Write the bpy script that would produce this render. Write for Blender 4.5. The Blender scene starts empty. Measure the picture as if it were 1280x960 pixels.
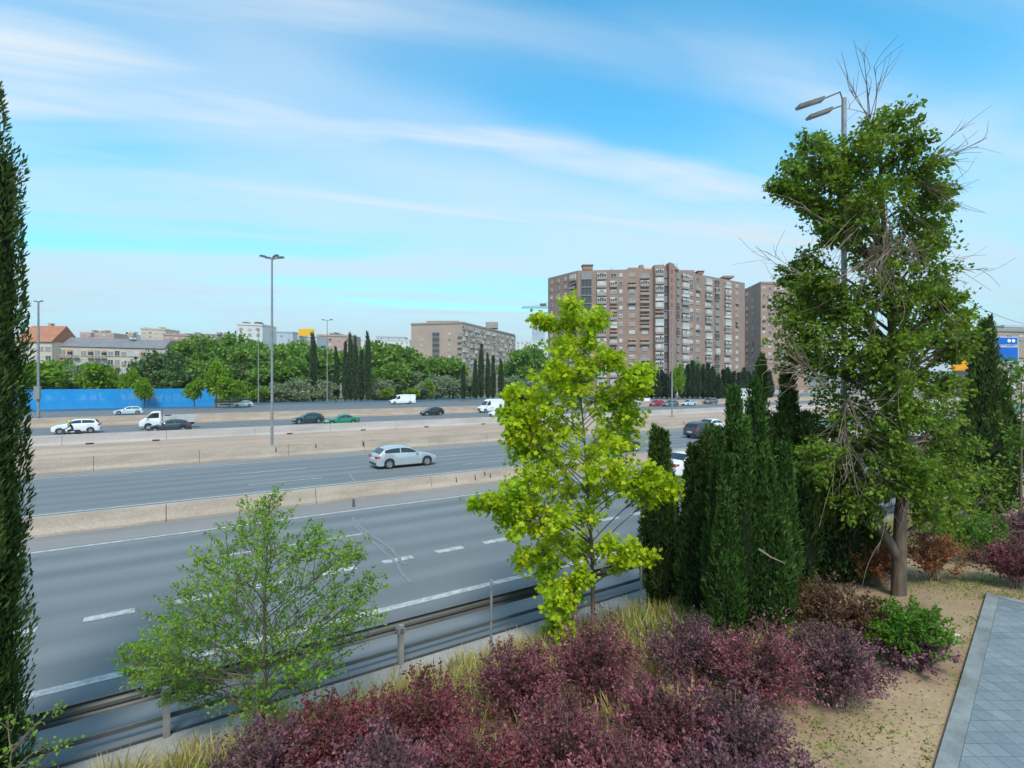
import bpy, bmesh, math, random
import numpy as np
from mathutils import Vector, Matrix

# ------------------------------------------------------------------ camera, sky, sun, exposure
sc = bpy.context.scene
COL = sc.collection
F, HOR, H = 660.0, 478.0, 5.8          # focal length in pixels of a 1280 wide picture, horizon row, eye height over the road
cam = bpy.data.cameras.new('camera')
cam.sensor_width = 36.0
cam.lens = 36.0 * F / 1280.0
cam.shift_y = (HOR - 480.0) / 1280.0
cam.clip_start, cam.clip_end = 0.1, 20000
camo = bpy.data.objects.new('camera', cam)
camo.location = (0, 0, H)
camo.rotation_euler = (math.radians(90), 0, 0)
COL.objects.link(camo)
sc.camera = camo

SUN_DIR = Vector((0.10, -0.66, 0.82)).normalized()      # towards the sun
SUN_EL = math.asin(SUN_DIR.z)
SUN_ROT = math.atan2(SUN_DIR.x, SUN_DIR.y)
SKY_S = 0.080
world = bpy.data.worlds.new('World'); sc.world = world
world.use_nodes = True
def build_world():
    nt = world.node_tree; N = nt.nodes; L = nt.links
    for n in list(N): N.remove(n)
    out = N.new('ShaderNodeOutputWorld'); bg = N.new('ShaderNodeBackground')
    bg.inputs['Strength'].default_value = SKY_S
    L.new(bg.outputs[0], out.inputs[0])
    sky = N.new('ShaderNodeTexSky'); sky.sky_type = 'NISHITA'; sky.sun_disc = False
    sky.sun_elevation = SUN_EL; sky.sun_rotation = SUN_ROT
    sky.air_density = 1.0; sky.dust_density = 0.4; sky.ozone_density = 2.0
    tc = N.new('ShaderNodeTexCoord')
    sep = N.new('ShaderNodeSeparateXYZ'); L.new(tc.outputs['Generated'], sep.inputs[0])
    def math_(op, a, b=None, c=None, clamp=False):
        m = N.new('ShaderNodeMath'); m.operation = op; m.use_clamp = clamp
        for i, v in enumerate((a, b, c)):
            if v is None: continue
            if isinstance(v, (int, float)): m.inputs[i].default_value = v
            else: L.new(v, m.inputs[i])
        return m.outputs[0]
    z0 = math_('MAXIMUM', sep.outputs[2], 0.0)
    zc = math_('ADD', z0, 0.06)
    u = math_('DIVIDE', sep.outputs[0], zc); v = math_('DIVIDE', sep.outputs[1], zc)
    cmb = N.new('ShaderNodeCombineXYZ'); L.new(u, cmb.inputs[0]); L.new(v, cmb.inputs[1])
    rot = N.new('ShaderNodeMapping'); rot.vector_type = 'POINT'
    rot.inputs['Rotation'].default_value = (0, 0, math.radians(-17))
    L.new(cmb.outputs[0], rot.inputs[0])
    def noise(scale, loc, detail, rough, dist):
        m = N.new('ShaderNodeMapping'); m.inputs['Scale'].default_value = scale; m.inputs['Location'].default_value = loc
        L.new(rot.outputs[0], m.inputs[0])
        n = N.new('ShaderNodeTexNoise'); n.inputs['Scale'].default_value = 1.0
        n.inputs['Detail'].default_value = detail; n.inputs['Roughness'].default_value = rough
        n.inputs['Distortion'].default_value = dist
        L.new(m.outputs[0], n.inputs['Vector']); return n.outputs[0]
    def ramp(x, a, b):
        r = N.new('ShaderNodeMapRange'); r.interpolation_type = 'SMOOTHSTEP'
        r.inputs['From Min'].default_value = a; r.inputs['From Max'].default_value = b
        L.new(x, r.inputs['Value']); return r.outputs['Result']
    s2 = N.new('ShaderNodeSeparateXYZ'); L.new(rot.outputs[0], s2.inputs[0])
    wob = noise((0.55, 1.1, 1), (9.1, 3.3, 0), 3, 0.5, 0.3)
    wv = math_('MULTIPLY_ADD', wob, 0.9, -0.45)
    vv = math_('ADD', s2.outputs[1], wv)
    # long cirrus bands lying along one wind direction
    bands = None
    fil = ramp(noise((0.8, 5.0, 1), (2.0, 1.0, 0), 5, 0.6, 0.6), 0.28, 0.72)
    for (vc, hw, u0, u1, amp) in CLOUD_BANDS:
        d = math_('ABSOLUTE', math_('SUBTRACT', vv, vc))
        a = math_('SUBTRACT', 1.0, ramp(d, 0.0, hw))
        e = math_('MULTIPLY', ramp(s2.outputs[0], u0 - 0.7, u0 + 0.4), math_('SUBTRACT', 1.0, ramp(s2.outputs[0], u1 - 0.5, u1 + 0.6)))
        t = math_('MULTIPLY', math_('MULTIPLY', a, e), amp)
        bands = t if bands is None else math_('MAXIMUM', bands, t)
    bands = math_('MULTIPLY', bands, math_('MULTIPLY_ADD', fil, 0.5, 0.5))
    streak = ramp(noise((0.30, 1.7, 1), (13.2, 3.4, 0), 7, 0.56, 0.8), 0.36, 0.70)
    cover = ramp(noise((0.30, 0.55, 1), COVER_LOC, 3, 0.5, 0.3), 0.38, 0.60)
    soft = math_('MULTIPLY', streak, math_('MULTIPLY_ADD', cover, 0.75, 0.25))
    veil = math_('MULTIPLY_ADD', cover, 0.52, 0.03)
    cl = math_('MAXIMUM', math_('MAXIMUM', math_('MULTIPLY', soft, 0.9), veil), bands)
    low = math_('SUBTRACT', 1.0, ramp(sep.outputs[2], 0.02, 0.47))
    # towards the horizon the layers overlap
    thin = ramp(noise((0.28, 1.5, 1), (5.5, 8.3, 0), 6, 0.55, 0.7), 0.36, 0.64)
    hor = math_('SUBTRACT', 1.0, ramp(sep.outputs[2], 0.05, 0.26))
    lw = math_('MULTIPLY', low, math_('MAXIMUM', math_('MULTIPLY_ADD', thin, 0.62, 0.34), hor))
    cl = math_('MULTIPLY_ADD', math_('SUBTRACT', 1.0, cl), math_('MULTIPLY', lw, 0.95), cl, clamp=True)
    tint = N.new('ShaderNodeMix'); tint.data_type = 'RGBA'; tint.blend_type = 'MULTIPLY'; tint.inputs[0].default_value = 1.0
    L.new(sky.outputs[0], tint.inputs[6]); tint.inputs[7].default_value = SKY_TINT
    mix = N.new('ShaderNodeMix'); mix.data_type = 'RGBA'
    L.new(cl, mix.inputs[0]); L.new(tint.outputs[2], mix.inputs[6])
    cc = N.new('ShaderNodeMix'); cc.data_type = 'RGBA'
    L.new(low, cc.inputs[0]); cc.inputs[6].default_value = CLOUD_HI; cc.inputs[7].default_value = CLOUD_LO
    L.new(cc.outputs[2], mix.inputs[7])
    L.new(mix.outputs[2], bg.inputs['Color'])
CLOUD_BANDS = [  # distance across the wind, half width, start and end along it, strength
    (1.98, 0.24, -1.6, 2.0, 0.9), (1.72, 0.42, -3.4, -0.4, 1.0), (1.45, 0.30, -3.0, -1.2, 0.6), (2.5, 0.30, -3.5, 0.2, 0.55), (3.05, 0.25, -0.9, 1.9, 0.6),
    (3.75, 0.26, -3.4, 0.6, 0.85), (4.5, 0.35, -2.5, 2.0, 0.6), (5.4, 0.6, -3.6, 1.6, 0.75), (1.25, 0.35, 1.0, 3.2, 0.5), (1.0, 0.22, -1.0, 0.4, 0.35)]
COVER_LOC = (3.1, 9.4, 0)
SKY_TINT = (0.31, 1.26, 1.34, 1)
CLOUD_HI = (4.2, 4.4, 4.5, 1)
CLOUD_LO = (2.95, 3.5, 3.8, 1)
build_world()

sun = bpy.data.lights.new('sun', 'SUN'); sun.energy = 1.35; sun.angle = math.radians(16); sun.color = (1.0, 0.95, 0.88)
suno = bpy.data.objects.new('sun', sun); COL.objects.link(suno)
suno.rotation_euler = SUN_DIR.to_track_quat('Z', 'Y').to_euler()
sc.view_settings.view_transform = 'Standard'; sc.view_settings.look = 'None'
sc.view_settings.exposure = 1.45; sc.view_settings.gamma = 1.0; sc.view_settings.use_curve_mapping = False
sc.cycles.max_bounces = 6; sc.cycles.transparent_max_bounces = 6

# ------------------------------------------------------------------ helpers
rng = np.random.default_rng(7); random.seed(7)
TH = math.radians(56.8); ST, CT = math.sin(TH), math.cos(TH)
RZ = math.atan2(CT, ST)                       # the motorway's direction on the ground
def uv_of(X, Y): return X * ST + Y * CT, -X * CT + Y * ST
def xy_of(u, d): return u * ST - d * CT, u * CT + d * ST
def depth_at(px, d): return d / (ST - (px - 640.0) / F * CT)
def u_at(px, d):
    Y = depth_at(px, d); return uv_of((px - 640.0) / F * Y, Y)[0]
def PX(px, Y): return (px - 640.0) / F * Y
def PZ(py, Y): return H - (py - HOR) / F * Y
TD = np.array([-60, 4.4, 6.0, 8.6, 9.4, 9.7, 400.]); TZ = np.array([1.0, 1.0, 0.72, 0.30, 0.10, 0.05, 0.05])
def th(X, Y):
    d = uv_of(X, Y)[1]
    return float(np.interp(d, TD, TZ))
def spot(px, py):                              # the ground point seen at a pixel, on the near bank
    z = 0.6
    for _ in range(30):
        Y = F * (H - z) / (py - HOR); X = PX(px, Y); z = 0.5 * z + 0.5 * th(X, Y)
    return X, Y, z

def tag(o, label=None, cat=None, group=None, kind=None):
    if label: o['label'] = label
    if cat: o['category'] = cat
    if group: o['group'] = group
    if kind: o['kind'] = kind
    return o
def empty(name, loc, rz=0.0):
    o = bpy.data.objects.new(name, None); COL.objects.link(o)
    o.location = loc; o.rotation_euler = (0, 0, rz); o.empty_display_size = 0.3
    return o
KIDS = {}
def link(name, me, parent=None):
    o = bpy.data.objects.new(name, me); COL.objects.link(o)
    if parent is not None:
        o.parent = parent; KIDS.setdefault(parent.name, []).append(o)
    return o
def copy_tree(o, parent=None):
    c = o.copy(); COL.objects.link(c)
    if parent is not None:
        c.parent = parent; KIDS.setdefault(parent.name, []).append(c)
    for ch in KIDS.get(o.name, []): copy_tree(ch, c)
    return c

class MB:
    def __init__(s): s.v = []; s.f = []; s.mi = []; s.cur = 0
    def add(s, vs, fs):
        b = len(s.v); s.v += [tuple(p) for p in vs]; s.f += [tuple(i + b for i in f) for f in fs]; s.mi += [s.cur] * len(fs); return s
    def box(s, x0, x1, y0, y1, z0, z1, M=None):
        vs = [(x, y, z) for z in (z0, z1) for y in (y0, y1) for x in (x0, x1)]
        if M is not None: vs = [tuple(M @ Vector(p)) for p in vs]
        return s.add(vs, [(0, 2, 3, 1), (4, 5, 7, 6), (0, 1, 5, 4), (2, 6, 7, 3), (0, 4, 6, 2), (1, 3, 7, 5)])
    def tube(s, pts, r0, r1=None, n=6, cap=True):
        if r1 is None: r1 = r0
        pts = [Vector(p) for p in pts]; k = len(pts); vs = []; fs = []
        prev = None
        for i, p in enumerate(pts):
            t = (pts[min(i + 1, k - 1)] - pts[max(i - 1, 0)])
            t = t.normalized() if t.length > 1e-9 else Vector((0, 0, 1))
            if prev is None:
                a = t.orthogonal().normalized()
            else:
                a = prev - t * prev.dot(t); a = a.normalized() if a.length > 1e-6 else t.orthogonal().normalized()
            prev = a; b = t.cross(a)
            r = r0 + (r1 - r0) * (i / (k - 1) if k > 1 else 0)
            for j in range(n):
                an = 2 * math.pi * j / n
                vs.append(p + (a * math.cos(an) + b * math.sin(an)) * r)
        for i in range(k - 1):
            for j in range(n):
                j2 = (j + 1) % n
                fs.append((i * n + j, i * n + j2, (i + 1) * n + j2, (i + 1) * n + j))
        if cap:
            fs.append(tuple(range(n - 1, -1, -1))); fs.append(tuple((k - 1) * n + j for j in range(n)))
        return s.add(vs, fs)
    def prism(s, poly, z0, z1):               # closed polygon (x, y) extruded upwards
        n = len(poly)
        vs = [(x, y, z0) for x, y in poly] + [(x, y, z1) for x, y in poly]
        return s.add(vs, [tuple(range(n - 1, -1, -1)), tuple(range(n, 2 * n))] + [(i, (i + 1) % n, n + (i + 1) % n, n + i) for i in range(n)])
    def sweep(s, prof, x0, x1):               # profile (y, z) swept along x
        n = len(prof)
        vs = [(x0, y, z) for y, z in prof] + [(x1, y, z) for y, z in prof]
        return s.add(vs, [tuple(range(n)), tuple(range(2 * n - 1, n - 1, -1))] + [(i, n + i, n + (i + 1) % n, (i + 1) % n) for i in range(n)])
    def lathe(s, prof, axis='z', n=14, c=(0, 0, 0)):   # profile (r, h)
        vs = []; fs = []; k = len(prof)
        for r, h in prof:
            for j in range(n):
                a = 2 * math.pi * j / n; p = (r * math.cos(a), r * math.sin(a), h)
                if axis == 'y': p = (p[0], p[2], p[1])
                vs.append((p[0] + c[0], p[1] + c[1], p[2] + c[2]))
        for i in range(k - 1):
            for j in range(n):
                j2 = (j + 1) % n; fs.append((i * n + j, i * n + j2, (i + 1) * n + j2, (i + 1) * n + j))
        return s.add(vs, fs)
    def mesh(s, name, mat, smooth=None):
        me = bpy.data.meshes.new(name); me.from_pydata(s.v, [], s.f)
        if isinstance(mat, (list, tuple)):
            for q in mat: me.materials.append(q)
            me.polygons.foreach_set('material_index', s.mi); mat = None
        bm = bmesh.new(); bm.from_mesh(me); bmesh.ops.recalc_face_normals(bm, faces=bm.faces); bm.to_mesh(me); bm.free()
        if mat: me.materials.append(mat)
        if smooth is not None:
            me.shade_smooth(); me.set_sharp_from_angle(angle=math.radians(smooth))
        return me
    def build(s, name, mat, parent=None, smooth=None): return link(name, s.mesh(name, mat, smooth), parent)

# ------------------------------------------------------------------ materials
MATS = {}
def mat(name, col, rough=0.7, metal=0.0, var=0.0, scale=3.0, col2=None, spec=0.5, bump=0.0, stretch=(1, 1, 1), coat=0.0, emit=None, lo=0.35, hi=0.65, fine=0.0, fscale=60.0):
    m = bpy.data.materials.new(name); m.use_nodes = True; MATS[name] = m
    nt = m.node_tree; N = nt.nodes; L = nt.links; p = N['Principled BSDF']
    p.inputs['Roughness'].default_value = rough; p.inputs['Metallic'].default_value = metal
    p.inputs['Specular IOR Level'].default_value = spec
    p.inputs['Coat Weight'].default_value = coat
    p.inputs['Base Color'].default_value = (*col, 1)
    if col2 is None and var > 0: col2 = tuple(c * (1 - var) for c in col)
    if col2 is not None:
        tc = N.new('ShaderNodeTexCoord'); mp = N.new('ShaderNodeMapping'); mp.inputs['Scale'].default_value = stretch
        L.new(tc.outputs['Object'], mp.inputs[0])
        n = N.new('ShaderNodeTexNoise'); n.inputs['Scale'].default_value = scale; n.inputs['Detail'].default_value = 6; n.inputs['Roughness'].default_value = 0.6
        L.new(mp.outputs[0], n.inputs['Vector'])
        r = N.new('ShaderNodeMapRange'); r.inputs['From Min'].default_value = lo; r.inputs['From Max'].default_value = hi
        L.new(n.outputs[0], r.inputs['Value'])
        mx = N.new('ShaderNodeMix'); mx.data_type = 'RGBA'
        L.new(r.outputs[0], mx.inputs[0]); mx.inputs[6].default_value = (*col, 1); mx.inputs[7].default_value = (*col2, 1)
        src = mx.outputs[2]
        if fine > 0:
            n2 = N.new('ShaderNodeTexNoise'); n2.inputs['Scale'].default_value = fscale; n2.inputs['Detail'].default_value = 3
            L.new(tc.outputs['Object'], n2.inputs['Vector'])
            r2 = N.new('ShaderNodeMapRange'); r2.inputs['From Min'].default_value = 0.3; r2.inputs['From Max'].default_value = 0.7
            r2.inputs['To Min'].default_value = 1 - fine; r2.inputs['To Max'].default_value = 1 + fine
            L.new(n2.outputs[0], r2.inputs['Value'])
            mu = N.new('ShaderNodeMix'); mu.data_type = 'RGBA'; mu.blend_type = 'MULTIPLY'; mu.inputs[0].default_value = 1
            L.new(src, mu.inputs[6]); L.new(r2.outputs[0], mu.inputs[7]); src = mu.outputs[2]
        L.new(src, p.inputs['Base Color'])
        if bump > 0:
            b = N.new('ShaderNodeBump'); b.inputs['Strength'].default_value = bump; b.inputs['Distance'].default_value = 0.05
            L.new(n.outputs[0], b.inputs['Height']); L.new(b.outputs[0], p.inputs['Normal'])
    if emit:
        p.inputs['Emission Color'].default_value = (*emit, 1); p.inputs['Emission Strength'].default_value = 1.0
    return m
def leafmat(name, cols, trans=0.35, rough=0.55, big=None):
    """leaf colour varies from leaf to leaf (random per island) and softly from branch to branch"""
    m = bpy.data.materials.new(name); m.use_nodes = True; MATS[name] = m
    nt = m.node_tree; N = nt.nodes; L = nt.links; p = N['Principled BSDF']
    g = N.new('ShaderNodeNewGeometry'); cr = N.new('ShaderNodeValToRGB')
    tc = N.new('ShaderNodeTexCoord'); n = N.new('ShaderNodeTexNoise'); n.inputs['Scale'].default_value = 1.3; n.inputs['Detail'].default_value = 2
    L.new(tc.outputs['Object'], n.inputs['Vector'])
    ma = N.new('ShaderNodeMath'); ma.operation = 'MULTIPLY_ADD'; ma.inputs[1].default_value = 0.55
    L.new(g.outputs['Random Per Island'], ma.inputs[0])
    m2 = N.new('ShaderNodeMapRange'); m2.inputs['From Min'].default_value = 0.3; m2.inputs['From Max'].default_value = 0.7; m2.inputs['To Max'].default_value = 0.45
    L.new(n.outputs[0], m2.inputs['Value']); L.new(m2.outputs[0], ma.inputs[2])
    L.new(ma.outputs[0], cr.inputs[0])
    el = cr.color_ramp.elements
    while len(el) < len(cols): el.new(0.5)
    for i, c in enumerate(cols):
        el[i].position = i / (len(cols) - 1); el[i].color = (*c, 1)
    L.new(cr.outputs[0], p.inputs['Base Color'])
    p.inputs['Roughness'].default_value = rough; p.inputs['Specular IOR Level'].default_value = 0.3
    tr = N.new('ShaderNodeBsdfTranslucent'); mx = N.new('ShaderNodeMixShader'); mx.inputs[0].default_value = trans
    hs = N.new('ShaderNodeHueSaturation'); hs.inputs['Value'].default_value = 1.35; hs.inputs['Hue'].default_value = 0.49
    L.new(cr.outputs[0], hs.inputs['Color']); L.new(hs.outputs[0], tr.inputs[0])
    L.new(p.outputs[0], mx.inputs[1]); L.new(tr.outputs[0], mx.inputs[2])
    L.new(mx.outputs[0], N['Material Output'].inputs[0])
    return m
# ------------------------------------------------------------------ foliage tools
def _norm(a): return a / np.maximum(np.linalg.norm(a, axis=-1, keepdims=True), 1e-9)
TEMPL = {
 'oval': np.array([(0, 0), (.30, .30), (.62, .26), (1, 0), (.62, -.26), (.30, -.30)]),
 'blade': np.array([(0, -.022), (.5, -.026), (1, 0), (.5, .026), (0, .022)]),
 'spray': np.array([(0, -.05), (.35, -.13), (.7, -.10), (1, 0), (.7, .10), (.35, .13), (0, .05)]),
 'star': np.array([(0, 0), (.12, .42), (.38, .26), (.62, .52), (.68, .20), (1, 0), (.68, -.20), (.62, -.52), (.38, -.26), (.12, -.42)]),
 'clump': np.array([(0, -.2), (.3, -.5), (.5, -.2), (.9, -.35), (.85, 0), (1, .2), (.6, .3), (.35, .55), (.1, .25)]),
}
def leaf_mesh(name, P, A, S, shape, m, flat=0.5, curl=0.15, rg=rng):
    """one small face per leaf: P base points, A axis directions, S sizes"""
    T = TEMPL[shape]; n = len(P); k = len(T)
    A = _norm(A)
    R = rg.normal(size=(n, 3)); R[:, 2] += flat * 2.0 * np.sign(rg.random(n) - 0.15)
    B = _norm(np.cross(R, A)); Nn = np.cross(A, B)
    x = T[:, 0][None, :, None] * S[:, None, None]; y = T[:, 1][None, :, None] * S[:, None, None]
    bend = (-(T[:, 0] ** 2) * curl + np.abs(T[:, 1]) * curl)[None, :, None] * S[:, None, None]
    V = P[:, None, :] + A[:, None, :] * x + B[:, None, :] * y + Nn[:, None, :] * bend
    me = bpy.data.meshes.new(name)
    me.vertices.add(n * k); me.vertices.foreach_set('co', V.reshape(-1).astype(np.float32))
    me.loops.add(n * k); me.loops.foreach_set('vertex_index', np.arange(n * k, dtype=np.int32))
    me.polygons.add(n); me.polygons.foreach_set('loop_start', np.arange(0, n * k, k, dtype=np.int32))
    me.update(calc_edges=True); me.materials.append(m)
    return me
def ball(n, rg=rng, shell=0.33):
    v = _norm(rg.normal(size=(n, 3))); return v * (rg.random((n, 1)) ** shell)
def bez(a, b, c, k):
    t = np.linspace(0, 1, k)[:, None]; return (1 - t) ** 2 * a + 2 * t * (1 - t) * b + t ** 2 * c

def blob_tree(name, label, cat, base, trunk, blobs, leafm, barkm, leaf=0.12, shape='oval', per=9.0, tw=10, r0=0.1, group=None, dead=None, lift=0.35, droop=0.2, rg=rng, tlen=1.0, flat=0.5, rise=0.0):
    """trunk: list of points (relative to base); blobs: (centre, radii) relative to base; leaves sit along twigs of every blob"""
    root = empty(name, base); tag(root, label, cat, group)
    wood = MB(); tr = [np.array(p, float) for p in trunk]
    wood.tube(tr, r0, r0 * 0.16, n=10)
    trp = np.array(tr); Ps = []; As = []; Ss = []
    for c, rad in blobs:
        c = np.array(c, float); rad = np.array(rad if hasattr(rad, '__len__') else (rad, rad, rad), float)
        hd = np.min(np.linalg.norm(trp[:, :2] - c[None, :2], axis=1))
        za = np.clip(c[2] - 0.75 * hd - 0.2 * rad[2], trp[0, 2] + (0.13 + 0.2 * rg.random()) * (trp[-1, 2] - trp[0, 2]), trp[-1, 2])
        a = np.array([np.interp(za, trp[:, 2], trp[:, i]) for i in range(3)])
        mid = (a + c) / 2 + np.array([0, 0, lift * np.linalg.norm((c - a)[:2]) * 0.5]) + rg.normal(size=3) * 0.05
        br = bez(a, mid, c, 7)
        fr = np.clip((za - trp[0, 2]) / max(trp[-1, 2] - trp[0, 2], .1), 0, 1)
        rb = max(r0 * (0.42 - 0.3 * fr), 0.010)
        wood.tube(br, rb, rb * 0.35, n=5)
        vol = rad[0] * rad[1] * rad[2]
        for q in range(tw):
            s = br[rg.integers(3, 7)]
            e = c + ball(1, rg)[0] * rad * tlen + np.array([0, 0, rise * rad[2]])
            m2 = (s + e) / 2 + rg.normal(size=3) * 0.12 * np.linalg.norm(e - s) + np.array([0, 0, 0.1 * np.linalg.norm(e - s)])
            pts = bez(s, m2, e, 5)
            wood.tube(pts, max(rb * 0.3, 0.005), 0.003, n=3, cap=False)
            nl = max(3, int(per * np.linalg.norm(e - s) / leaf * 0.35))
            t = rg.random(nl) ** 0.7
            t = 0.2 + 0.85 * t
            P = (1 - t)[:, None] ** 2 * s + 2 * (t * (1 - t))[:, None] * m2 + (t ** 2)[:, None] * e
            P = P + rg.normal(size=P.shape) * leaf * 0.55
            ax = _norm(np.repeat((e - s)[None], nl, 0)) * 0.6 + rg.normal(size=P.shape) * 0.7
            ax[:, 2] -= droop
            Ps.append(P); As.append(ax); Ss.append(leaf * (0.65 + 0.6 * rg.random(nl)))
    if wood: wood.build('trunk', barkm, root, 60)
    me = leaf_mesh('crown', np.concatenate(Ps), np.concatenate(As), np.concatenate(Ss), shape, leafm, flat=flat, rg=rg)
    link('crown', me, root)
    if dead:
        for (a, b, w) in dead:
            dm = MB()
            a = np.array(a, float); b = np.array(b, float)
            for q in range(w):
                e = b + rg.normal(size=3) * 0.32 * np.linalg.norm(b - a)
                m2 = (a + e) / 2 + rg.normal(size=3) * 0.12 * np.linalg.norm(b - a)
                pts = bez(a + rg.normal(size=3) * 0.05, m2, e, 7); dm.tube(pts, 0.012, 0.004, n=3, cap=False)
                for k in range(3):
                    s = pts[rg.integers(2, 6)]
                    dm.tube(bez(s, s + (e - a) * 0.2 + rg.normal(size=3) * .1, s + (e - a) * 0.4 + rg.normal(size=3) * .25, 4), 0.007, 0.003, n=3, cap=False)
            dm.build('dead_twigs', MATS['twig'], root)
    return root

def spindle_parts(stems, n, size, rg=rng, lumps=0.18, shell=0.16, out=0.45, kids=26):
    """upright sprays over flame-shaped stems (x, y, z0, z1, radius, fullness), each stem set with smaller flames"""
    Ps = []; As = []; tot = sum((s[3] - s[2]) * s[4] for s in stems)
    def prof(t, ful): return np.minimum(1.0, (t / 0.13) ** 0.6) * np.clip((1 - t) / (1 - ful), 0, 1) ** 0.75
    def add(k, x, y, z0, z1, r, ful, lean, l):
        t = rg.random(k); an = rg.random(k) * 2 * np.pi; ph = rg.random(3) * 6.28
        w = 1 + l * (np.sin(3 * an + 5 * t + ph[0]) + .8 * np.sin(7 * an - 9 * t + ph[1]) + .6 * np.sin(2 * an + 14 * t + ph[2]))
        rr = r * prof(t, ful) * w * (1 - shell * 2.2 * rg.random(k) ** 1.6)
        P = np.stack([x + lean[0] * t + rr * np.cos(an), y + lean[1] * t + rr * np.sin(an), z0 + t * (z1 - z0)], 1)
        A = np.stack([out * np.cos(an) + lean[0] * .5, out * np.sin(an) + lean[1] * .5, 0.9 + 0 * an], 1) + rg.normal(size=(k, 3)) * 0.24
        Ps.append(P); As.append(A)
    for (x, y, z0, z1, r, ful) in stems:
        k = int(n * (z1 - z0) * r / tot); hh = z1 - z0
        add(int(k * .34), x, y, z0, z1, r * .92, ful, (0, 0), lumps * .6)
        for j in range(kids):
            tb = rg.random() ** 1.1 * .86; an = rg.random() * 6.283; pr = float(prof(np.array([tb + .03]), ful)[0]) * r
            hk = hh * rg.uniform(.14, .34); zb = z0 + tb * hh; hk = min(hk, z1 * 1.02 - zb)
            rk = r * rg.uniform(.20, .36) * (1 - .5 * tb)
            add(int(k * .66 / kids), x + math.cos(an) * pr * .80, y + math.sin(an) * pr * .80, zb, zb + hk, rk, .25, (math.cos(an) * .10 * r - math.cos(an) * pr * .3 * tb, math.sin(an) * .10 * r - math.sin(an) * pr * .3 * tb), .08)
    P = np.concatenate(Ps); A = np.concatenate(As)
    S = size * (0.6 + 0.8 * rg.random(len(P)))
    return P, A, S
def spindle_core(stems, f=0.72):  # opaque dark filler added inside the crown to block see-through
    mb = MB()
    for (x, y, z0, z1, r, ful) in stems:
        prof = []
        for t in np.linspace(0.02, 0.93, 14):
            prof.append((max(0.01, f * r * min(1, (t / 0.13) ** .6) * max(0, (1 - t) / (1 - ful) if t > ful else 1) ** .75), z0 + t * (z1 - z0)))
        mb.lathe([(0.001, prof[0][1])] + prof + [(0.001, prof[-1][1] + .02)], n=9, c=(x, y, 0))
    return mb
def cypress_tree(name, label, base, stems, n, size, leafm, group=None, trunk_r=0.1, rg=rng, lumps=0.18, shape='spray', shell=0.16, out=0.55, cat='cypress'):
    root = empty(name, base); tag(root, label, cat, group)
    tm = MB()
    for s in stems:
        tm.tube([(s[0] * 0.4, s[1] * 0.4, -0.15), (s[0], s[1], s[2] + 0.3 * (s[3] - s[2]))], trunk_r, trunk_r * 0.6, n=8)
    tm.build('trunk', MATS['bark'], root, 60)
    P, A, S = spindle_parts(stems, n, size, rg, lumps, shell, out)
    cr = link('crown', leaf_mesh('crown', P, A, S, shape, leafm, flat=0.0, rg=rg), root)
    spindle_core(stems).build('filler_core', MATS['conifer_core'], root, 80)
    return root

def shrub_mesh(h, r, shoots, per, leaf, rg, arch=0.5, shape='oval', up=1.0):
    """arching shoots from one foot, each set with small leaves; returns leaf arrays and the stems"""
    Ps = []; As = []; Ss = []; st = MB()
    for i in range(shoots):
        an = rg.random() * 6.283; q = math.sqrt(rg.random())
        e = np.array([math.cos(an) * r * q, math.sin(an) * r * q, h * (1.0 - 0.45 * q ** 2) * (0.72 + 0.35 * rg.random())])
        m = np.array([e[0] * 0.35, e[1] * 0.35, e[2] * 0.7]) + rg.normal(size=3) * 0.08
        s = rg.normal(size=3) * 0.06; s[2] = 0
        e2 = e + np.array([math.cos(an), math.sin(an), -0.3]) * arch * 0.25 * rg.random()
        pts = bez(s, m, e2, 6); st.tube(pts, 0.009, 0.003, n=3, cap=False)
        for b in range(4):
            t0 = 0.35 + 0.6 * rg.random(); s2 = (1 - t0) ** 2 * s + 2 * t0 * (1 - t0) * m + t0 ** 2 * e2
            dirv = _norm((e2 - m) / np.linalg.norm(e2 - m) * 0.7 * up + rg.normal(size=3) * 0.55 + np.array([0, 0, .35]))
            e3 = s2 + dirv * (0.14 + 0.24 * rg.random()) * (h / 1.1)
            k = per; t = rg.random(k)
            P = s2 + (e3 - s2) * t[:, None] + rg.normal(size=(k, 3)) * leaf * 0.45
            Ps.append(P); As.append(dirv[None] * 0.7 + rg.normal(size=(k, 3)) * 0.75)
            Ss.append(leaf * (0.6 + 0.7 * rg.random(k)))
    return np.concatenate(Ps), np.concatenate(As), np.concatenate(Ss), st

# palettes: real leaf colours
mat('bark', (0.16, 0.115, 0.08), 0.9, var=0.45, scale=9, stretch=(1, 1, .25), bump=0.5)
mat('bark_grey', (0.15, 0.105, 0.075), 0.9, var=0.5, scale=8, stretch=(1, 1, .25), bump=0.8)
mat('twig', (0.27, 0.20, 0.145), 0.9, var=0.4, scale=4)
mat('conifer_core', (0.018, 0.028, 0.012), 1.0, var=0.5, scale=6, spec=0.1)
leafmat('leaf_lime', [(0.190, 0.347, 0.007), (0.302, 0.448, 0.009), (0.426, 0.526, 0.011), (0.627, 0.582, 0.013)], 0.45)
leafmat('leaf_tree', [(0.06, 0.11, 0.010), (0.10, 0.18, 0.013), (0.15, 0.25, 0.017), (0.26, 0.30, 0.028)], 0.38)
leafmat('leaf_elm', [(0.10, 0.215, 0.022), (0.15, 0.29, 0.03), (0.20, 0.35, 0.035), (0.27, 0.38, 0.05)], 0.4)
leafmat('leaf_cypress', [(0.029, 0.055, 0.013), (0.046, 0.086, 0.016), (0.072, 0.126, 0.022), (0.120, 0.156, 0.038)], 0.15, 0.7)
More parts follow.
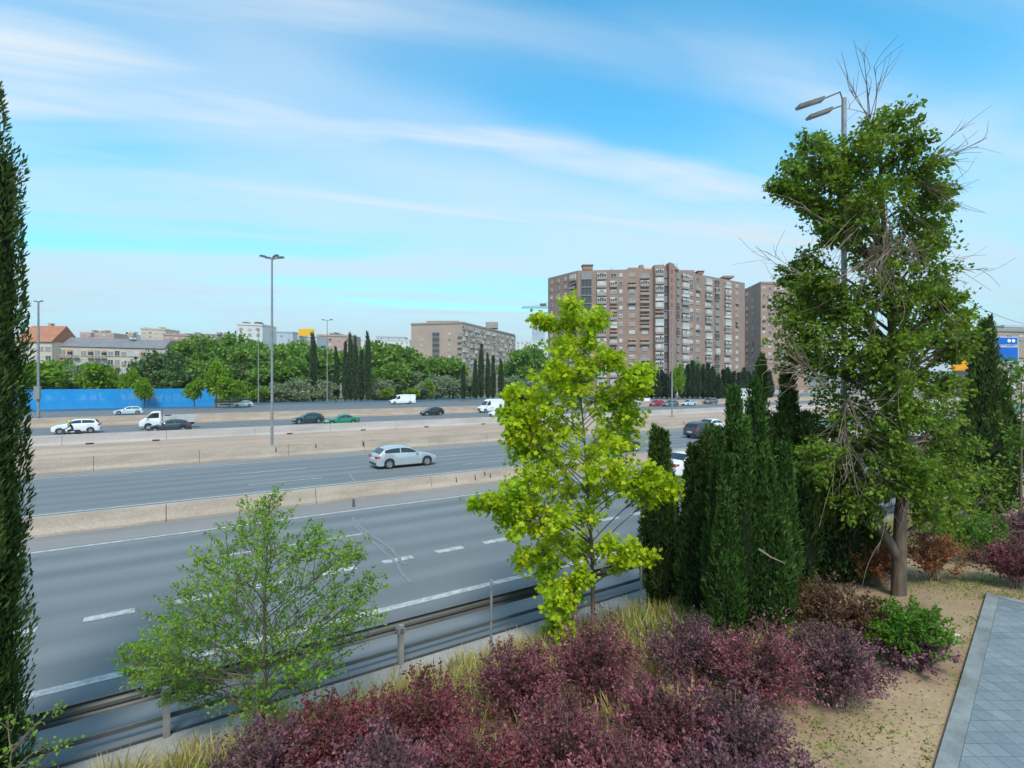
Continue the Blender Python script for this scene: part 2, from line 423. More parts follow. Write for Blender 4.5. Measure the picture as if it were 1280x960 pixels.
leafmat('leaf_cypress_bright', [(0.019, 0.048, 0.009), (0.032, 0.078, 0.011), (0.054, 0.118, 0.015), (0.090, 0.157, 0.022)], 0.18, 0.7)
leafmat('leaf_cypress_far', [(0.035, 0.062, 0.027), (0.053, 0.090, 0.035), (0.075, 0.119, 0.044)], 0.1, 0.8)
leafmat('leaf_barberry', [(0.047, 0.059, 0.018), (0.106, 0.041, 0.041), (0.236, 0.073, 0.092), (0.401, 0.136, 0.165), (0.590, 0.212, 0.236)], 0.35)
leafmat('leaf_barberry_dark', [(0.037, 0.056, 0.020), (0.094, 0.050, 0.048), (0.200, 0.088, 0.112), (0.338, 0.156, 0.194), (0.500, 0.225, 0.269)], 0.35)
leafmat('leaf_brown', [(0.06, 0.035, 0.02), (0.11, 0.055, 0.03), (0.16, 0.08, 0.04), (0.06, 0.075, 0.025)], 0.3)
leafmat('leaf_orange', [(0.14, 0.06, 0.025), (0.26, 0.10, 0.035), (0.34, 0.15, 0.06), (0.12, 0.13, 0.04)], 0.3)
leafmat('leaf_bush', [(0.055, 0.13, 0.010), (0.085, 0.20, 0.013), (0.13, 0.28, 0.018)], 0.35)
leafmat('leaf_barberry_red', [(0.05, 0.055, 0.014), (0.10, 0.035, 0.032), (0.22, 0.056, 0.066), (0.37, 0.098, 0.115), (0.50, 0.165, 0.17)], 0.35)
leafmat('leaf_mid', [(0.094, 0.193, 0.029), (0.143, 0.264, 0.033), (0.198, 0.319, 0.040)], 0.3)
leafmat('leaf_bright', [(0.12, 0.23, 0.012), (0.18, 0.31, 0.014), (0.25, 0.37, 0.018)], 0.35)
leafmat('leaf_dark', [(0.06, 0.11, 0.032), (0.085, 0.145, 0.038), (0.11, 0.18, 0.042)], 0.25)
leafmat('leaf_olive', [(0.15, 0.20, 0.095), (0.21, 0.265, 0.135), (0.28, 0.33, 0.18)], 0.25)
leafmat('leaf_grass_dry', [(0.42, 0.33, 0.13), (0.52, 0.42, 0.19), (0.36, 0.32, 0.09), (0.26, 0.28, 0.06)], 0.3)
leafmat('leaf_grass', [(0.12, 0.20, 0.03), (0.19, 0.27, 0.04), (0.28, 0.31, 0.06)], 0.3)
# ------------------------------------------------------------------ setting materials
def asphalt_mat(name, a, b, tan):
    """worn asphalt: grain, patches, wheel tracks running along the lanes (local x runs with the road)"""
    m = mat(name, a, 0.85, col2=b, scale=0.5, stretch=(0.035, 1.5, 1), lo=0.3, hi=0.7, fine=0.10, fscale=45)
    nt = m.node_tree; N = nt.nodes; L = nt.links; p = N['Principled BSDF']; src = p.inputs['Base Color'].links[0].from_socket
    tc = N.new('ShaderNodeTexCoord'); n = N.new('ShaderNodeTexNoise'); n.inputs['Scale'].default_value = 0.16; n.inputs['Detail'].default_value = 7
    n.inputs['Roughness'].default_value = 0.65; L.new(tc.outputs['Object'], n.inputs['Vector'])
    r = N.new('ShaderNodeMapRange'); r.inputs['From Min'].default_value = 0.5; r.inputs['From Max'].default_value = 0.75; r.inputs['To Max'].default_value = 0.5
    L.new(n.outputs[0], r.inputs['Value'])
    mx = N.new('ShaderNodeMix'); mx.data_type = 'RGBA'; L.new(r.outputs[0], mx.inputs[0]); L.new(src, mx.inputs[6]); mx.inputs[7].default_value = (*tan, 1)
    # polished wheel tracks, two to a lane
    sp = N.new('ShaderNodeSeparateXYZ'); L.new(tc.outputs['Object'], sp.inputs[0])
    def M_(op, x, y):
        q = N.new('ShaderNodeMath'); q.operation = op; L.new(x, q.inputs[0])
        if isinstance(y, float): q.inputs[1].default_value = y
        else: L.new(y, q.inputs[1])
        return q.outputs[0]
    wv = M_('COSINE', M_('MULTIPLY', M_('SUBTRACT', sp.outputs[1], 13.9), 2 * math.pi / 1.77), 0.0)
    n3 = N.new('ShaderNodeTexNoise'); n3.inputs['Scale'].default_value = 0.25; n3.inputs['Detail'].default_value = 4
    mp3 = N.new('ShaderNodeMapping'); mp3.inputs['Scale'].default_value = (0.2, 1, 1); L.new(tc.outputs['Object'], mp3.inputs[0]); L.new(mp3.outputs[0], n3.inputs['Vector'])
    amp = M_('MULTIPLY', wv, n3.outputs[0])
    rr = N.new('ShaderNodeMapRange'); rr.inputs['From Min'].default_value = -0.7; rr.inputs['From Max'].default_value = 0.7; rr.inputs['To Min'].default_value = 1.13; rr.inputs['To Max'].default_value = 0.84
    L.new(amp, rr.inputs['Value'])
    mu = N.new('ShaderNodeMix'); mu.data_type = 'RGBA'; mu.blend_type = 'MULTIPLY'; mu.inputs[0].default_value = 1
    L.new(mx.outputs[2], mu.inputs[6]); L.new(rr.outputs[0], mu.inputs[7])
    L.new(mu.outputs[2], p.inputs['Base Color']); return m
asphalt_mat('asphalt', (0.168, 0.186, 0.192), (0.128, 0.142, 0.148), (0.195, 0.208, 0.21))
asphalt_mat('asphalt_far', (0.15, 0.162, 0.168), (0.12, 0.128, 0.134), (0.20, 0.19, 0.18))
mat('shoulder', (0.25, 0.232, 0.21), 0.9, col2=(0.19, 0.19, 0.19), scale=0.5, stretch=(0.25, 1.2, 1), fine=0.12, fscale=30)
mat('paint', (0.47, 0.47, 0.45), 0.7, col2=(0.24, 0.25, 0.25), scale=5.0, lo=0.42, hi=0.66, fine=0.25, fscale=30)
mat('seal', (0.20, 0.21, 0.215), 0.8, var=0.15)
mat('joint_dark', (0.05, 0.05, 0.05), 0.9, var=0.4, scale=2)
mat('concrete', (0.36, 0.34, 0.31), 0.9, col2=(0.25, 0.24, 0.22), scale=0.7, fine=0.12, fscale=12)
mat('concrete_tan', (0.43, 0.345, 0.275), 0.9, col2=(0.33, 0.26, 0.205), scale=0.8, stretch=(0.5, 1, 2.5), fine=0.12, fscale=14)
mat('concrete_pale', (0.46, 0.41, 0.385), 0.9, col2=(0.37, 0.325, 0.30), scale=0.6, stretch=(0.4, 1, 2), fine=0.1, fscale=12)
mat('dirt', (0.46, 0.335, 0.245), 0.95, col2=(0.30, 0.215, 0.16), scale=0.35, stretch=(0.25, 1, 1), lo=0.3, hi=0.7, fine=0.18, fscale=9)
mat('ground_far', (0.15, 0.15, 0.09), 1.0, col2=(0.08, 0.10, 0.045), scale=0.05, fine=0.2, fscale=1.0)
mat('galv', (0.33, 0.32, 0.30), 0.5, metal=0.25, var=0.3, scale=4)
mat('galv_dull', (0.30, 0.31, 0.31), 0.6, metal=0.3, var=0.3, scale=3)
mat('rail_steel', (0.15, 0.145, 0.135), 0.5, metal=0.25, col2=(0.09, 0.085, 0.08), scale=1.2, stretch=(.3, 2, 2))
mat('steel_dark', (0.11, 0.12, 0.12), 0.6, metal=0.3, var=0.2)
mat('blue_panel', (0.002, 0.29, 0.68), 0.55, col2=(0.003, 0.26, 0.62), scale=0.3)
mat('blue_rail', (0.05, 0.17, 0.30), 0.6, var=0.3)
mat('lamp_glass', (0.55, 0.57, 0.58), 0.3)

def strip(name, m, d0, d1, u0, u1, z, nu=1):
    mb = MB()
    us = np.linspace(u0, u1, nu + 1)
    for i in range(nu):
        mb.add([(us[i], d0, z), (us[i + 1], d0, z), (us[i + 1], d1, z), (us[i], d1, z)], [(0, 1, 2, 3)])
    o = mb.build(name, m); o.rotation_euler = (0, 0, RZ); tag(o, kind='structure'); return o
# the ground: one sheet to the horizon
gm = MB(); gm.add([(-4000, -4000, -0.06), (4000, -4000, -0.06), (4000, 4000, -0.06), (-4000, 4000, -0.06)], [(0, 1, 2, 3)])
tag(gm.build('ground', MATS['ground_far']), kind='structure')

# near bank: sandy soil with worn paths, dry grass tint and green patches
def soil_mat():
    m = mat('soil', (0.37, 0.26, 0.15), 0.95, col2=(0.24, 0.16, 0.09), scale=0.55, lo=0.35, hi=0.68, fine=0.16, fscale=16, bump=0.35)
    nt = m.node_tree; N = nt.nodes; L = nt.links; p = N['Principled BSDF']; src = p.inputs['Base Color'].links[0].from_socket
    tc = N.new('ShaderNodeTexCoord')
    n = N.new('ShaderNodeTexNoise'); n.inputs['Scale'].default_value = 0.55; n.inputs['Detail'].default_value = 9; n.inputs['Roughness'].default_value = 0.72
    mp = N.new('ShaderNodeMapping'); mp.inputs['Location'].default_value = (3.3, 7.7, 0); L.new(tc.outputs['Object'], mp.inputs[0]); L.new(mp.outputs[0], n.inputs['Vector'])
    r = N.new('ShaderNodeMapRange'); r.inputs['From Min'].default_value = 0.56; r.inputs['From Max'].default_value = 0.72; r.inputs['To Max'].default_value = 0.75
    L.new(n.outputs[0], r.inputs['Value'])
    mx = N.new('ShaderNodeMix'); mx.data_type = 'RGBA'; L.new(r.outputs[0], mx.inputs[0]); L.new(src, mx.inputs[6]); mx.inputs[7].default_value = (0.15, 0.13, 0.045, 1)
    L.new(mx.outputs[2], p.inputs['Base Color'])
soil_mat()
bk = MB(); us = np.linspace(-40, 75, 116); ds = np.concatenate([np.linspace(-40, 0, 9)[:-1], np.linspace(0, 9.7, 33)])
zs = {}
for i, u in enumerate(us):
    for j, d in enumerate(ds):
        z = float(np.interp(d, TD, TZ)); z += (0.03 * math.sin(u * 1.7 + d) + 0.025 * math.sin(u * .6 - 2.1 * d)) * max(0, min(1, (d - 4.8) / 1.2)) * (0 if d > 9.3 else 1)
        bk.v.append((u, d, z))
nd = len(ds)
for i in range(len(us) - 1):
    for j in range(nd - 1): bk.f.append((i * nd + j, (i + 1) * nd + j, (i + 1) * nd + j + 1, i * nd + j + 1)); bk.mi.append(0)
o = bk.build('bank', MATS['soil'], None, 60); o.rotation_euler = (0, 0, RZ); tag(o, kind='structure')

vb = MB(); vu = np.linspace(-40, 75, 231)
for q in vu:
    for dd in (9.05 + .12 * math.sin(q * 2.1) + .1 * math.sin(q * 5.3 + 1), 9.4, 9.73):
        z = float(np.interp(dd, TD, TZ)); z += (0.03 * math.sin(q * 1.7 + dd) + 0.025 * math.sin(q * .6 - 2.1 * dd)) * (0 if dd > 9.3 else 1) if dd < 9.3 else 0
        vb.v.append((q, dd, z + (.018 if dd > 9.3 else .012)))
for i in range(230):
    for j in range(2): vb.f.append((3 * i + j, 3 * i + 3 + j, 3 * i + 4 + j, 3 * i + 1 + j)); vb.mi.append(0)
mat('dust', (0.36, 0.31, 0.25), 0.95, col2=(0.25, 0.215, 0.17), scale=1.5, fine=.18, fscale=14)
o = vb.build('dusty_verge', MATS['dust'], None, 60); o.rotation_euler = (0, 0, RZ); tag(o, kind='structure')
# sidewalk of bluish pavers, cut at an angle on its left edge, with a pale kerb band
def paver_mat():
    m = mat('paver', (0.24, 0.285, 0.305), 0.75, col2=(0.175, 0.215, 0.24), scale=1.3, fine=0.1, fscale=30, lo=.3, hi=.7)
    nt = m.node_tree; N = nt.nodes; L = nt.links; p = N['Principled BSDF']; src = p.inputs['Base Color'].links[0].from_socket
    tc = N.new('ShaderNodeTexCoord'); mp = N.new('ShaderNodeMapping'); mp.inputs['Rotation'].default_value = (0, 0, math.radians(45)); L.new(tc.outputs['Object'], mp.inputs[0])
    b = N.new('ShaderNodeTexBrick'); b.offset = 0.0; b.inputs['Scale'].default_value = 1.0; b.inputs['Mortar Size'].default_value = 0.007; b.inputs['Mortar Smooth'].default_value = 0.3
    b.inputs['Brick Width'].default_value = 0.24; b.inputs['Row Height'].default_value = 0.24
    b.inputs['Color1'].default_value = (1, 1, 1, 1); b.inputs['Color2'].default_value = (0.74, 0.77, 0.8, 1); b.inputs['Mortar'].default_value = (0.45, 0.46, 0.47, 1)
    L.new(mp.outputs[0], b.inputs['Vector'])
    mx = N.new('ShaderNodeMix'); mx.data_type = 'RGBA'; mx.blend_type = 'MULTIPLY'; mx.inputs[0].default_value = 1; L.new(src, mx.inputs[6]); L.new(b.outputs[0], mx.inputs[7])
    L.new(mx.outputs[2], p.inputs['Base Color'])
paver_mat(); mat('kerb_stone', (0.25, 0.275, 0.275), 0.8, col2=(0.15, 0.165, 0.165), scale=1.6, fine=0.1, fscale=25)
E0 = Vector((PX(1165, 6.0) - 0.75, 4.8)); 
Pa = Vector((5.30, 6.6)); Pb = Vector((10.7, 11.9)); dr = (Pb - Pa).normalized(); nr = Vector((dr.y, -dr.x))
La = Pa - dr * 9.0
ang = math.atan2(dr.y, dr.x); LEN = (Pb - La).length
mb = MB(); mb.box(0.0, LEN - 0.2, -7.0, -0.21, -0.2, 0.045)
o = mb.build('sidewalk', MATS['paver']); o.location = (La.x, La.y, 1.0); o.rotation_euler = (0, 0, ang); tag(o, kind='structure')
mb = MB(); mb.box(0.0, LEN, -0.206, 0.0, -0.3, 0.06)
mb.box(LEN - 0.19, LEN, -7.0, -0.208, -0.3, 0.06)
o = mb.build('sidewalk_kerb', MATS['kerb_stone']); o.location = (La.x, La.y, 1.0); o.rotation_euler = (0, 0, ang); tag(o, kind='structure')

U0, U1 = -160, 1500
strip('road_gutter', MATS['concrete'], 9.72, 10.3, -60, 500, 0.052)
strip('gutter_joint_shadow', MATS['joint_dark'], 10.27, 10.36, -60, 500, 0.058)  # dark joint line with the asphalt edge's shadow painted in
strip('near_carriageway', MATS['asphalt'], 10.2, 26.2, U0, U1, 0.0)
strip('dusty_shoulder', MATS['shoulder'], 24.15, 26.2, U0, U1, 0.004)
strip('second_carriageway', MATS['asphalt'], 26.5, 44.3, U0, U1, 0.0)
strip('dusty_shoulder', MATS['shoulder'], 42.35, 44.3, U0, U1, 0.004)
strip('third_carriageway', MATS['asphalt_far'], 63.3, 90.2, U0, U1, 0.0)
strip('service_road', MATS['asphalt_far'], 92.0, 152.0, U0, U1, 0.0)
strip('dirt_strip', MATS['dirt'], 88.8, 92.0, U0, U1, 0.006)
# dirt median, gently humped
mb = MB(); us = np.linspace(U0, 700, 431); ds = np.linspace(44.4, 63.3, 14)
for u in us:
    for d in ds:
        t = (d - 44.4) / 18.9
        mb.v.append((u, d, -0.02 + 0.28 * math.sin(math.pi * t) ** .7 + (0.06 * math.sin(u * .45 + d * 1.3) + .05 * math.sin(u * 1.1 - d * .8)) * math.sin(math.pi * t)))
for i in range(len(us) - 1):
    for j in range(13): mb.f.append((i * 14 + j, (i + 1) * 14 + j, (i + 1) * 14 + j + 1, i * 14 + j + 1)); mb.mi.append(0)
o = mb.build('dirt_median', MATS['dirt'], None, 60); o.rotation_euler = (0, 0, RZ); tag(o, kind='structure')

# painted lines
def solid(d, w, u0=U0, u1=U1): strip('lane_marking', MATS['paint'], d - w / 2, d + w / 2, u0, u1, 0.008)
def dashes(d, w, first, ln, per, n, z=0.008):
    mb = MB()
    for k in range(n):
        a = first + k * per; mb.add([(a, d - w / 2, z), (a + ln, d - w / 2, z), (a + ln, d + w / 2, z), (a, d + w / 2, z)], [(0, 1, 2, 3)])
    o = mb.build('lane_marking', MATS['paint']); o.rotation_euler = (0, 0, RZ); tag(o, kind='structure')
solid(13.05, 0.26); solid(23.95, 0.2); solid(30.6, 0.18); solid(42.0, 0.2)
dashes(16.5, 0.32, -39.3, 1.03, 1.88, 110)
dashes(20.05, 0.14, 1.4 - 17 * 3, 5.0, 17, 40)
dashes(33.15, 0.14, 3.9 - 13.6 * 6, 4.0, 13.6, 60); dashes(37.45, 0.14, 3.9 - 13.6 * 6, 4.0, 13.6, 60)
for d in (69.5, 73.2, 76.9, 80.6, 84.3): dashes(d, 0.15, -100, 4, 13.6, 80)
# sealed cracks across the near carriageway
def crack(pix, w):
    mb = MB(); pts = []
    for (px, py) in pix:
        Y = F * H / (py - HOR); pts.append(Vector((PX(px, Y), Y, 0.012)))
    # smooth
    q = []
    for i in range(len(pts) - 1):
        for t in np.linspace(0, 1, 6)[:-1]:
            p = pts[i].lerp(pts[i + 1], t); q.append(p + Vector((random.uniform(-.02, .02), random.uniform(-.02, .02), 0)))
    q.append(pts[-1])
    for i, p in enumerate(q):
        t = (q[min(i + 1, len(q) - 1)] - q[max(i - 1, 0)]).normalized(); n = Vector((-t.y, t.x, 0)) * w / 2
        mb.v += [tuple(p - n), tuple(p + n)]
    for i in range(len(q) - 1): mb.f.append((2 * i, 2 * i + 2, 2 * i + 3, 2 * i + 1)); mb.mi.append(0)
    tag(mb.build('sealed_crack', MATS['seal']), kind='structure')
def r2(x, y): return (380 + x / 4, 520 + y / 4)
crack([r2(245, 505), r2(262, 555), r2(300, 590), r2(380, 662), r2(440, 715), r2(470, 748), r2(490, 790), r2(535, 835)], 0.11)
crack([r2(287, 513), r2(275, 548), r2(330, 590), r2(400, 640), r2(440, 668), r2(480, 722), r2(512, 742)], 0.12)
crack([r2(222, 280), r2(240, 312), r2(262, 330)], 0.16)

# ------------------------------------------------------------------ concrete barriers
def barrier(name, label, m, d, h, w0, w1, u0, u1, unit, group=None):
    """a cast barrier with a sloped face, a joint every few metres and a drain notch at the foot"""
    prof = [(-w0 / 2, 0), (-w0 / 2, 0.10), (-w0 * .36, 0.30), (-w1 / 2, h), (w1 / 2, h), (w0 * .36, 0.30), (w0 / 2, 0.10), (w0 / 2, 0)]
    mb = MB(); u = u0
    while u < u1:
        mb.sweep(prof, u, u + unit - 0.025); u += unit
    root = mb.build(name, m); root.location = (*xy_of(0, d), 0); root.rotation_euler = (0, 0, RZ)
    tag(root, label, 'barrier', group)
    jb = MB(); jb.box(u0, u1, -w1 * .3, w1 * .3, 0.02, h - 0.05); jb.build('core', MATS['joint_dark'], root)
    return root
b1 = barrier('concrete_barrier', 'low tan concrete barrier nearest the camera, between the two near carriageways', MATS['concrete_tan'], 26.5, 0.70, 0.60, 0.24, -60, 560, 6.0)
b2 = barrier('concrete_barrier', 'tan concrete barrier between the silver hatchback\'s carriageway and the dirt median', MATS['concrete_tan'], 44.35, 0.94, 0.60, 0.26, -100, 760, 6.0)
b3 = barrier('concrete_barrier', 'pale grey concrete barrier between the dirt median and the busy far carriageway', MATS['concrete_pale'], 63.2, 0.98, 0.60, 0.30, -120, 900, 8.0)
b4 = barrier('concrete_barrier', 'farthest tan concrete barrier, behind the cars and in front of the service road', MATS['concrete_tan'], 91.6, 1.15, 0.60, 0.30, -130, 900, 8.0)
def drips(root, uds, h, w):
    for u in uds:
        mb = MB()
        ln = random.uniform(.25, .5) * h; z1 = h * random.uniform(.75, .95)
        mb.add([(u - w, -0.36 * .6 + 0.02 - .05, z1 - ln), (u + w, -0.36 * .6 - .03, z1 - ln), (u + w * .6, -0.165, z1), (u - w * .6, -0.165, z1)], [(0, 1, 2, 3)])
        mb.build('drip_stain', MATS['joint_dark'], root)
drips(b1, [u_at(px, 26.2) for px in (595, 607, 614)] + [13.5, 31, 33], 0.7, 0.035)
drips(b2, [u_at(px, 44.1) for px in (345, 395, 454, 455)] + [40, 55, 57], 0.94, 0.05)
for px in (112, 195, 362, 454, 533, 604): u = u_at(px, 62.9); MB().box(u - .3, u + .3, -0.335, -0.28, 0.02, 0.16).build('drain_hole', MATS['joint_dark'], b3)

# steel guard rail at the road's edge
gr = empty('guard_rail', (*xy_of(0, 0), 0), RZ); tag(gr, 'grey steel guard rail on posts along the near edge of the motorway', 'guard rail')
W = [(0.00, 0.62), (0.055, 0.635), (0.075, 0.67), (0.02, 0.72), (0.02, 0.77), (0.075, 0.82), (0.055, 0.86), (0.00, 0.88)]
Wp = [(10.42 + y, z) for y, z in W] + [(10.42 + y - 0.012, z) for y, z in reversed(W)]
MB().sweep(Wp, -40, 160).build('rail_beam', MATS['rail_steel'], gr)
Wl = [(10.50, 0.20), (10.53, 0.21), (10.53, 0.275), (10.50, 0.285), (10.485, 0.275), (10.485, 0.21)]
MB().sweep(Wl, -40, 160).build('lower_rail', MATS['steel_dark'], gr)
u = 4.0 - 40
while u < 150:
    pm = MB(); pm.box(u - .05, u + .05, 10.20, 10.26, -0.2, 0.86); pm.box(u - .05, u - .035, 10.26, 10.32, -0.2, 0.86); pm.box(u - .07, u + .07, 10.2, 10.40, 0.68, 0.80)
    pm.build('post', MATS['galv'], gr); u += 4.0
# bare fence posts in the verge
for i, (u, lab) in enumerate([(5.15, 'thin grey metal fence post standing alone in the dry grass'), (9.2, 'thin grey metal fence post between the lime tree and the dark cypress')]):
    x, y = xy_of(u, 8.6); mb = MB(); mb.tube([(0, 0, -.1), (0.01, 0, 1.75)], 0.025, n=8); mb.lathe([(0.0, 1.765), (0.03, 1.75), (0.03, 1.72)], n=8)
    o = mb.build('fence_post', MATS['galv_dull'], None, 50); o.location = (x, y, 0.3); tag(o, lab, 'post', 'fence posts in the verge')
    for z in (0.4, 1.0, 1.6): MB().tube([(-.035, -.03, z), (.035, -.03, z)], 0.008, n=5).build('wire_clip', MATS['steel_dark'], o)
x, y = xy_of(u_at(442, 24.6), 24.6)
o = MB().box(-.05, .05, -.04, .04, 0, .36).lathe([(0, .40), (.05, .36)], n=8).build('marker_post', MATS['steel_dark']); o.location = (x, y, 0); tag(o, 'small dark marker post standing on the shoulder below the near barrier', 'post')

# ------------------------------------------------------------------ street lamps
def mast(px, d, top_py, label, heads, r=0.14, group='tall street lamps along the motorway', box=False, Y=None, arm=.5, hl=.62):
    if Y is None: Y = depth_at(px, d)
    X = PX(px, Y); hz = PZ(top_py, Y)
    root = empty('street_lamp', (X, Y, 0)); tag(root, label, 'street lamp', group)
    MB().tube([(0, 0, 0), (0, 0, hz)], r, r * 0.55, n=10).build('pole', MATS['galv_dull'], root, 60)
    MB().box(-.3, .3, -.3, .3, 0.2, 0.32).build('base_plate', MATS['galv_dull'], root)
    if heads == 4: dirs = [(-1, -.35), (-.72, .5), (1, .35), (.72, -.5)]
    elif heads == 2: dirs = [(-1, .1), (1, -.1)]
    else: dirs = [(-1, .2)]
    for dx, dy in dirs:
        l = math.hypot(dx, dy); a = arm
        MB().tube([(0, 0, hz - .15), (dx * a, dy * a, hz + .0)], 0.05, n=6).build('arm', MATS['galv_dull'], root)
        M = Matrix.Translation((dx * a * 1.25, dy * a * 1.25, hz + .05)) @ Matrix.Rotation(math.atan2(dy, dx), 4, 'Z') @ Matrix.Rotation(-.15, 4, 'Y') @ Matrix.Scale(hl, 4)
        hb = MB(); hb.box(-.45, .45, -.2, .2, -.1, .08, M); hb.box(-.3, .35, -.14, .14, .08, .15, M); h_ = hb.build('lamp_head', MATS['steel_dark'], root)
        MB().box(-.36, .4, -.15, .15, -.125, -.102, M).build('lens', MATS['lamp_glass'], h_)
    if box: MB().box(-.35, .6, -.5, -.15, 3.1, 5.2).build('control_box', MATS['galv'], root)
    return root
mast(340, 48, 322, 'tall four-headed lamp mast standing on the dirt median, left of centre', 4, 0.13)
mast(48, 113, 377, 'pale lamp mast with a control box in front of the blue hoarding', 2, 0.22, box=True, arm=.4)
mast(409, 150, 400, 'far two-headed lamp mast beside the row of dark cypresses', 2, 0.16, arm=.9, hl=.9)
mast(323, 150, 412, 'thin far lamp mast over the olive trees, right of the blue hoarding', 1, 0.15)
mast(840, 57, 388, 'lamp mast on the dirt median in front of the big brick apartment block', 2, 0.13, arm=1.2)
mast(903, 150, 432, 'far one-armed lamp before the right end of the big apartment block', 1, 0.15, arm=1.8)
mast(827, 152, 428, 'thin far lamp pole just left of the small bright tree by the far road', 1, 0.15, arm=1.5)
# the near lamp that stands behind the big tree
Yl = 14.2; Xl = PX(1055, Yl); zt = PZ(118, Yl)
root = empty('street_lamp', (Xl, Yl, th(Xl, Yl))); tag(root, 'near street lamp with two long flat heads rising above the big scruffy tree', 'street lamp')
zb = th(Xl, Yl); zr = zt - zb
MB().tube([(0, 0, -.1), (0, 0, zr - .1)], 0.085, 0.06, n=10).build('pole', MATS['galv_dull'], root, 60)
for (p0, p1, p2, p3) in (((1055, 130), (1050, 115), (1028, 124), (997, 134)), ((1056, 140), (1055, 131), (1038, 137), (1010, 147))):
    pt = [(PX(q[0], Yl) - Xl, 0, PZ(q[1], Yl) - zb) for q in (p0, p1, p2, p3)]
    MB().tube([pt[0], pt[1], pt[2]], 0.022, n=6).build('arm', MATS['steel_dark'], root)
    v = Vector(pt[3]) - Vector(pt[2]); L_ = v.length
    M = Matrix.Translation(pt[2]) @ Matrix.Rotation(math.atan2(v.x, v.z) - math.pi / 2, 4, 'Y')
    hb = MB(); hb.sweep([(-.13, -.03), (-.10, .05), (.10, .05), (.13, -.03)], 0, L_)
    hb.v = [tuple(M @ Vector(p)) for p in hb.v]
    h_ = hb.build('lamp_head', MATS['galv_dull'], root)
    lb = MB(); lb.box(.06, L_ - .06, -.1, .1, -.055, -.032, M); lb.build('lens', MATS['lamp_glass'], h_)

# blue hoarding with panel joints, posts and a coping
hu0, hu1 = u_at(-60, 147), u_at(268, 147)
root = empty('hoarding', (*xy_of(0, 147), 0), RZ); tag(root, 'long bright blue construction hoarding along the far side of the service road', 'hoarding')
n = 26; st = (hu1 - hu0) / n; zt = 4.35
for i in range(n):
    mb = MB(); a = hu0 + i * st
    k = 12
    for j in range(k): mb.box(a + st * j / k + .01, a + st * (j + 1) / k - .01, -0.03 - (0.03 if j % 2 else 0), 0.0, 0.05, zt + random.uniform(-.02, .02))
    mb.build('panel', MATS['blue_panel'], root)
for i in range(n + 1):
    a = hu0 + i * st; MB().box(a - .05, a + .05, 0.02, 0.15, 0, zt - .1).build('post', MATS['galv_dull'], root)
# low rails along the service road
def low_rail(label, m, d, u0, u1, h, name='crash_rail', n=22):
    root = empty(name, (*xy_of(0, d), 0), RZ); tag(root, label, 'crash rail')
    MB().box(u0, u1, -.04, .04, h - .35, h).build('rail_beam', m, root)
    for i in range(n):
        a = u0 + (u1 - u0) * (i + .5) / n; MB().box(a - .07, a + .07, .045, .12, 0, h - .05).build('post', MATS['galv_dull'], root)
low_rail('dark blue crash rail running below the blue hoarding', MATS['blue_rail'], 128, u_at(-40, 128), u_at(265, 128), 0.75)
low_rail('blue crash rail along the far edge of the service road below the olive trees', MATS['blue_rail'], 141, u_at(275, 141), u_at(760, 141), 0.8, n=40)
pw = MB(); pw.box(u_at(770, 151), u_at(1150, 151), -.15, .15, 0, 2.0)
o = pw.build('parapet_wall', MATS['concrete_pale']); o.location = (*xy_of(0, 152.2), 0); o.rotation_euler = (0, 0, RZ); tag(o, 'pale concrete parapet wall below the cypress hedge of the big apartment block', 'wall')
pa = MB(); pa.box(u_at(770, 151), u_at(1150, 151), -.2, .2, 2.0, 2.12); pa.build('coping', MATS['concrete'], o)

# ------------------------------------------------------------------ buildings
mat('brick', (0.315, 0.21, 0.165), 0.9, col2=(0.265, 0.175, 0.138), scale=0.25, fine=0.1, fscale=4)
mat('brick_tower', (0.34, 0.21, 0.168), 0.9, var=0.15, scale=0.3)
mat('brick_pink', (0.40, 0.23, 0.18), 0.9, var=0.12, scale=0.2)
mat('brick_pink2', (0.36, 0.235, 0.18), 0.9, var=0.12, scale=0.2)
mat('beige', (0.42, 0.315, 0.25), 0.9, col2=(0.36, 0.27, 0.215), scale=0.15)
mat('beige2', (0.33, 0.275, 0.225), 0.9, var=0.12, scale=0.15)
mat('cream', (0.58, 0.47, 0.37), 0.9, var=0.12, scale=0.3)
mat('whitewall', (0.62, 0.62, 0.60), 0.8, var=0.08, scale=0.2)
mat('pinkwall', (0.46, 0.31, 0.26), 0.9, var=0.1, scale=0.2)
mat('slate', (0.20, 0.20, 0.21), 0.8, var=0.2, scale=0.5)
mat('tile_roof', (0.40, 0.17, 0.10), 0.9, var=0.2, scale=0.8)
mat('glass_dark', (0.045, 0.055, 0.065), 0.15, spec=0.6)
mat('glass_grey', (0.23, 0.235, 0.235), 0.3)
mat('glass_pale', (0.43, 0.43, 0.42), 0.4)
mat('frame_white', (0.56, 0.54, 0.51), 0.6)
mat('frame_brown', (0.15, 0.10, 0.08), 0.7)
mat('shutter', (0.55, 0.52, 0.47), 0.7)
mat('shutter_tan', (0.33, 0.24, 0.18), 0.7)
mat('awning', (0.30, 0.16, 0.10), 0.8)
mat('slab', (0.34, 0.25, 0.205), 0.9)
mat('yellow_sign', (0.80, 0.42, 0.01), 0.5)
mat('orange_tank', (0.75, 0.33, 0.03), 0.5)
mat('redpaint', (0.35, 0.06, 0.05), 0.7)
mat('pale_blue', (0.42, 0.47, 0.52), 0.8)
WM = {}
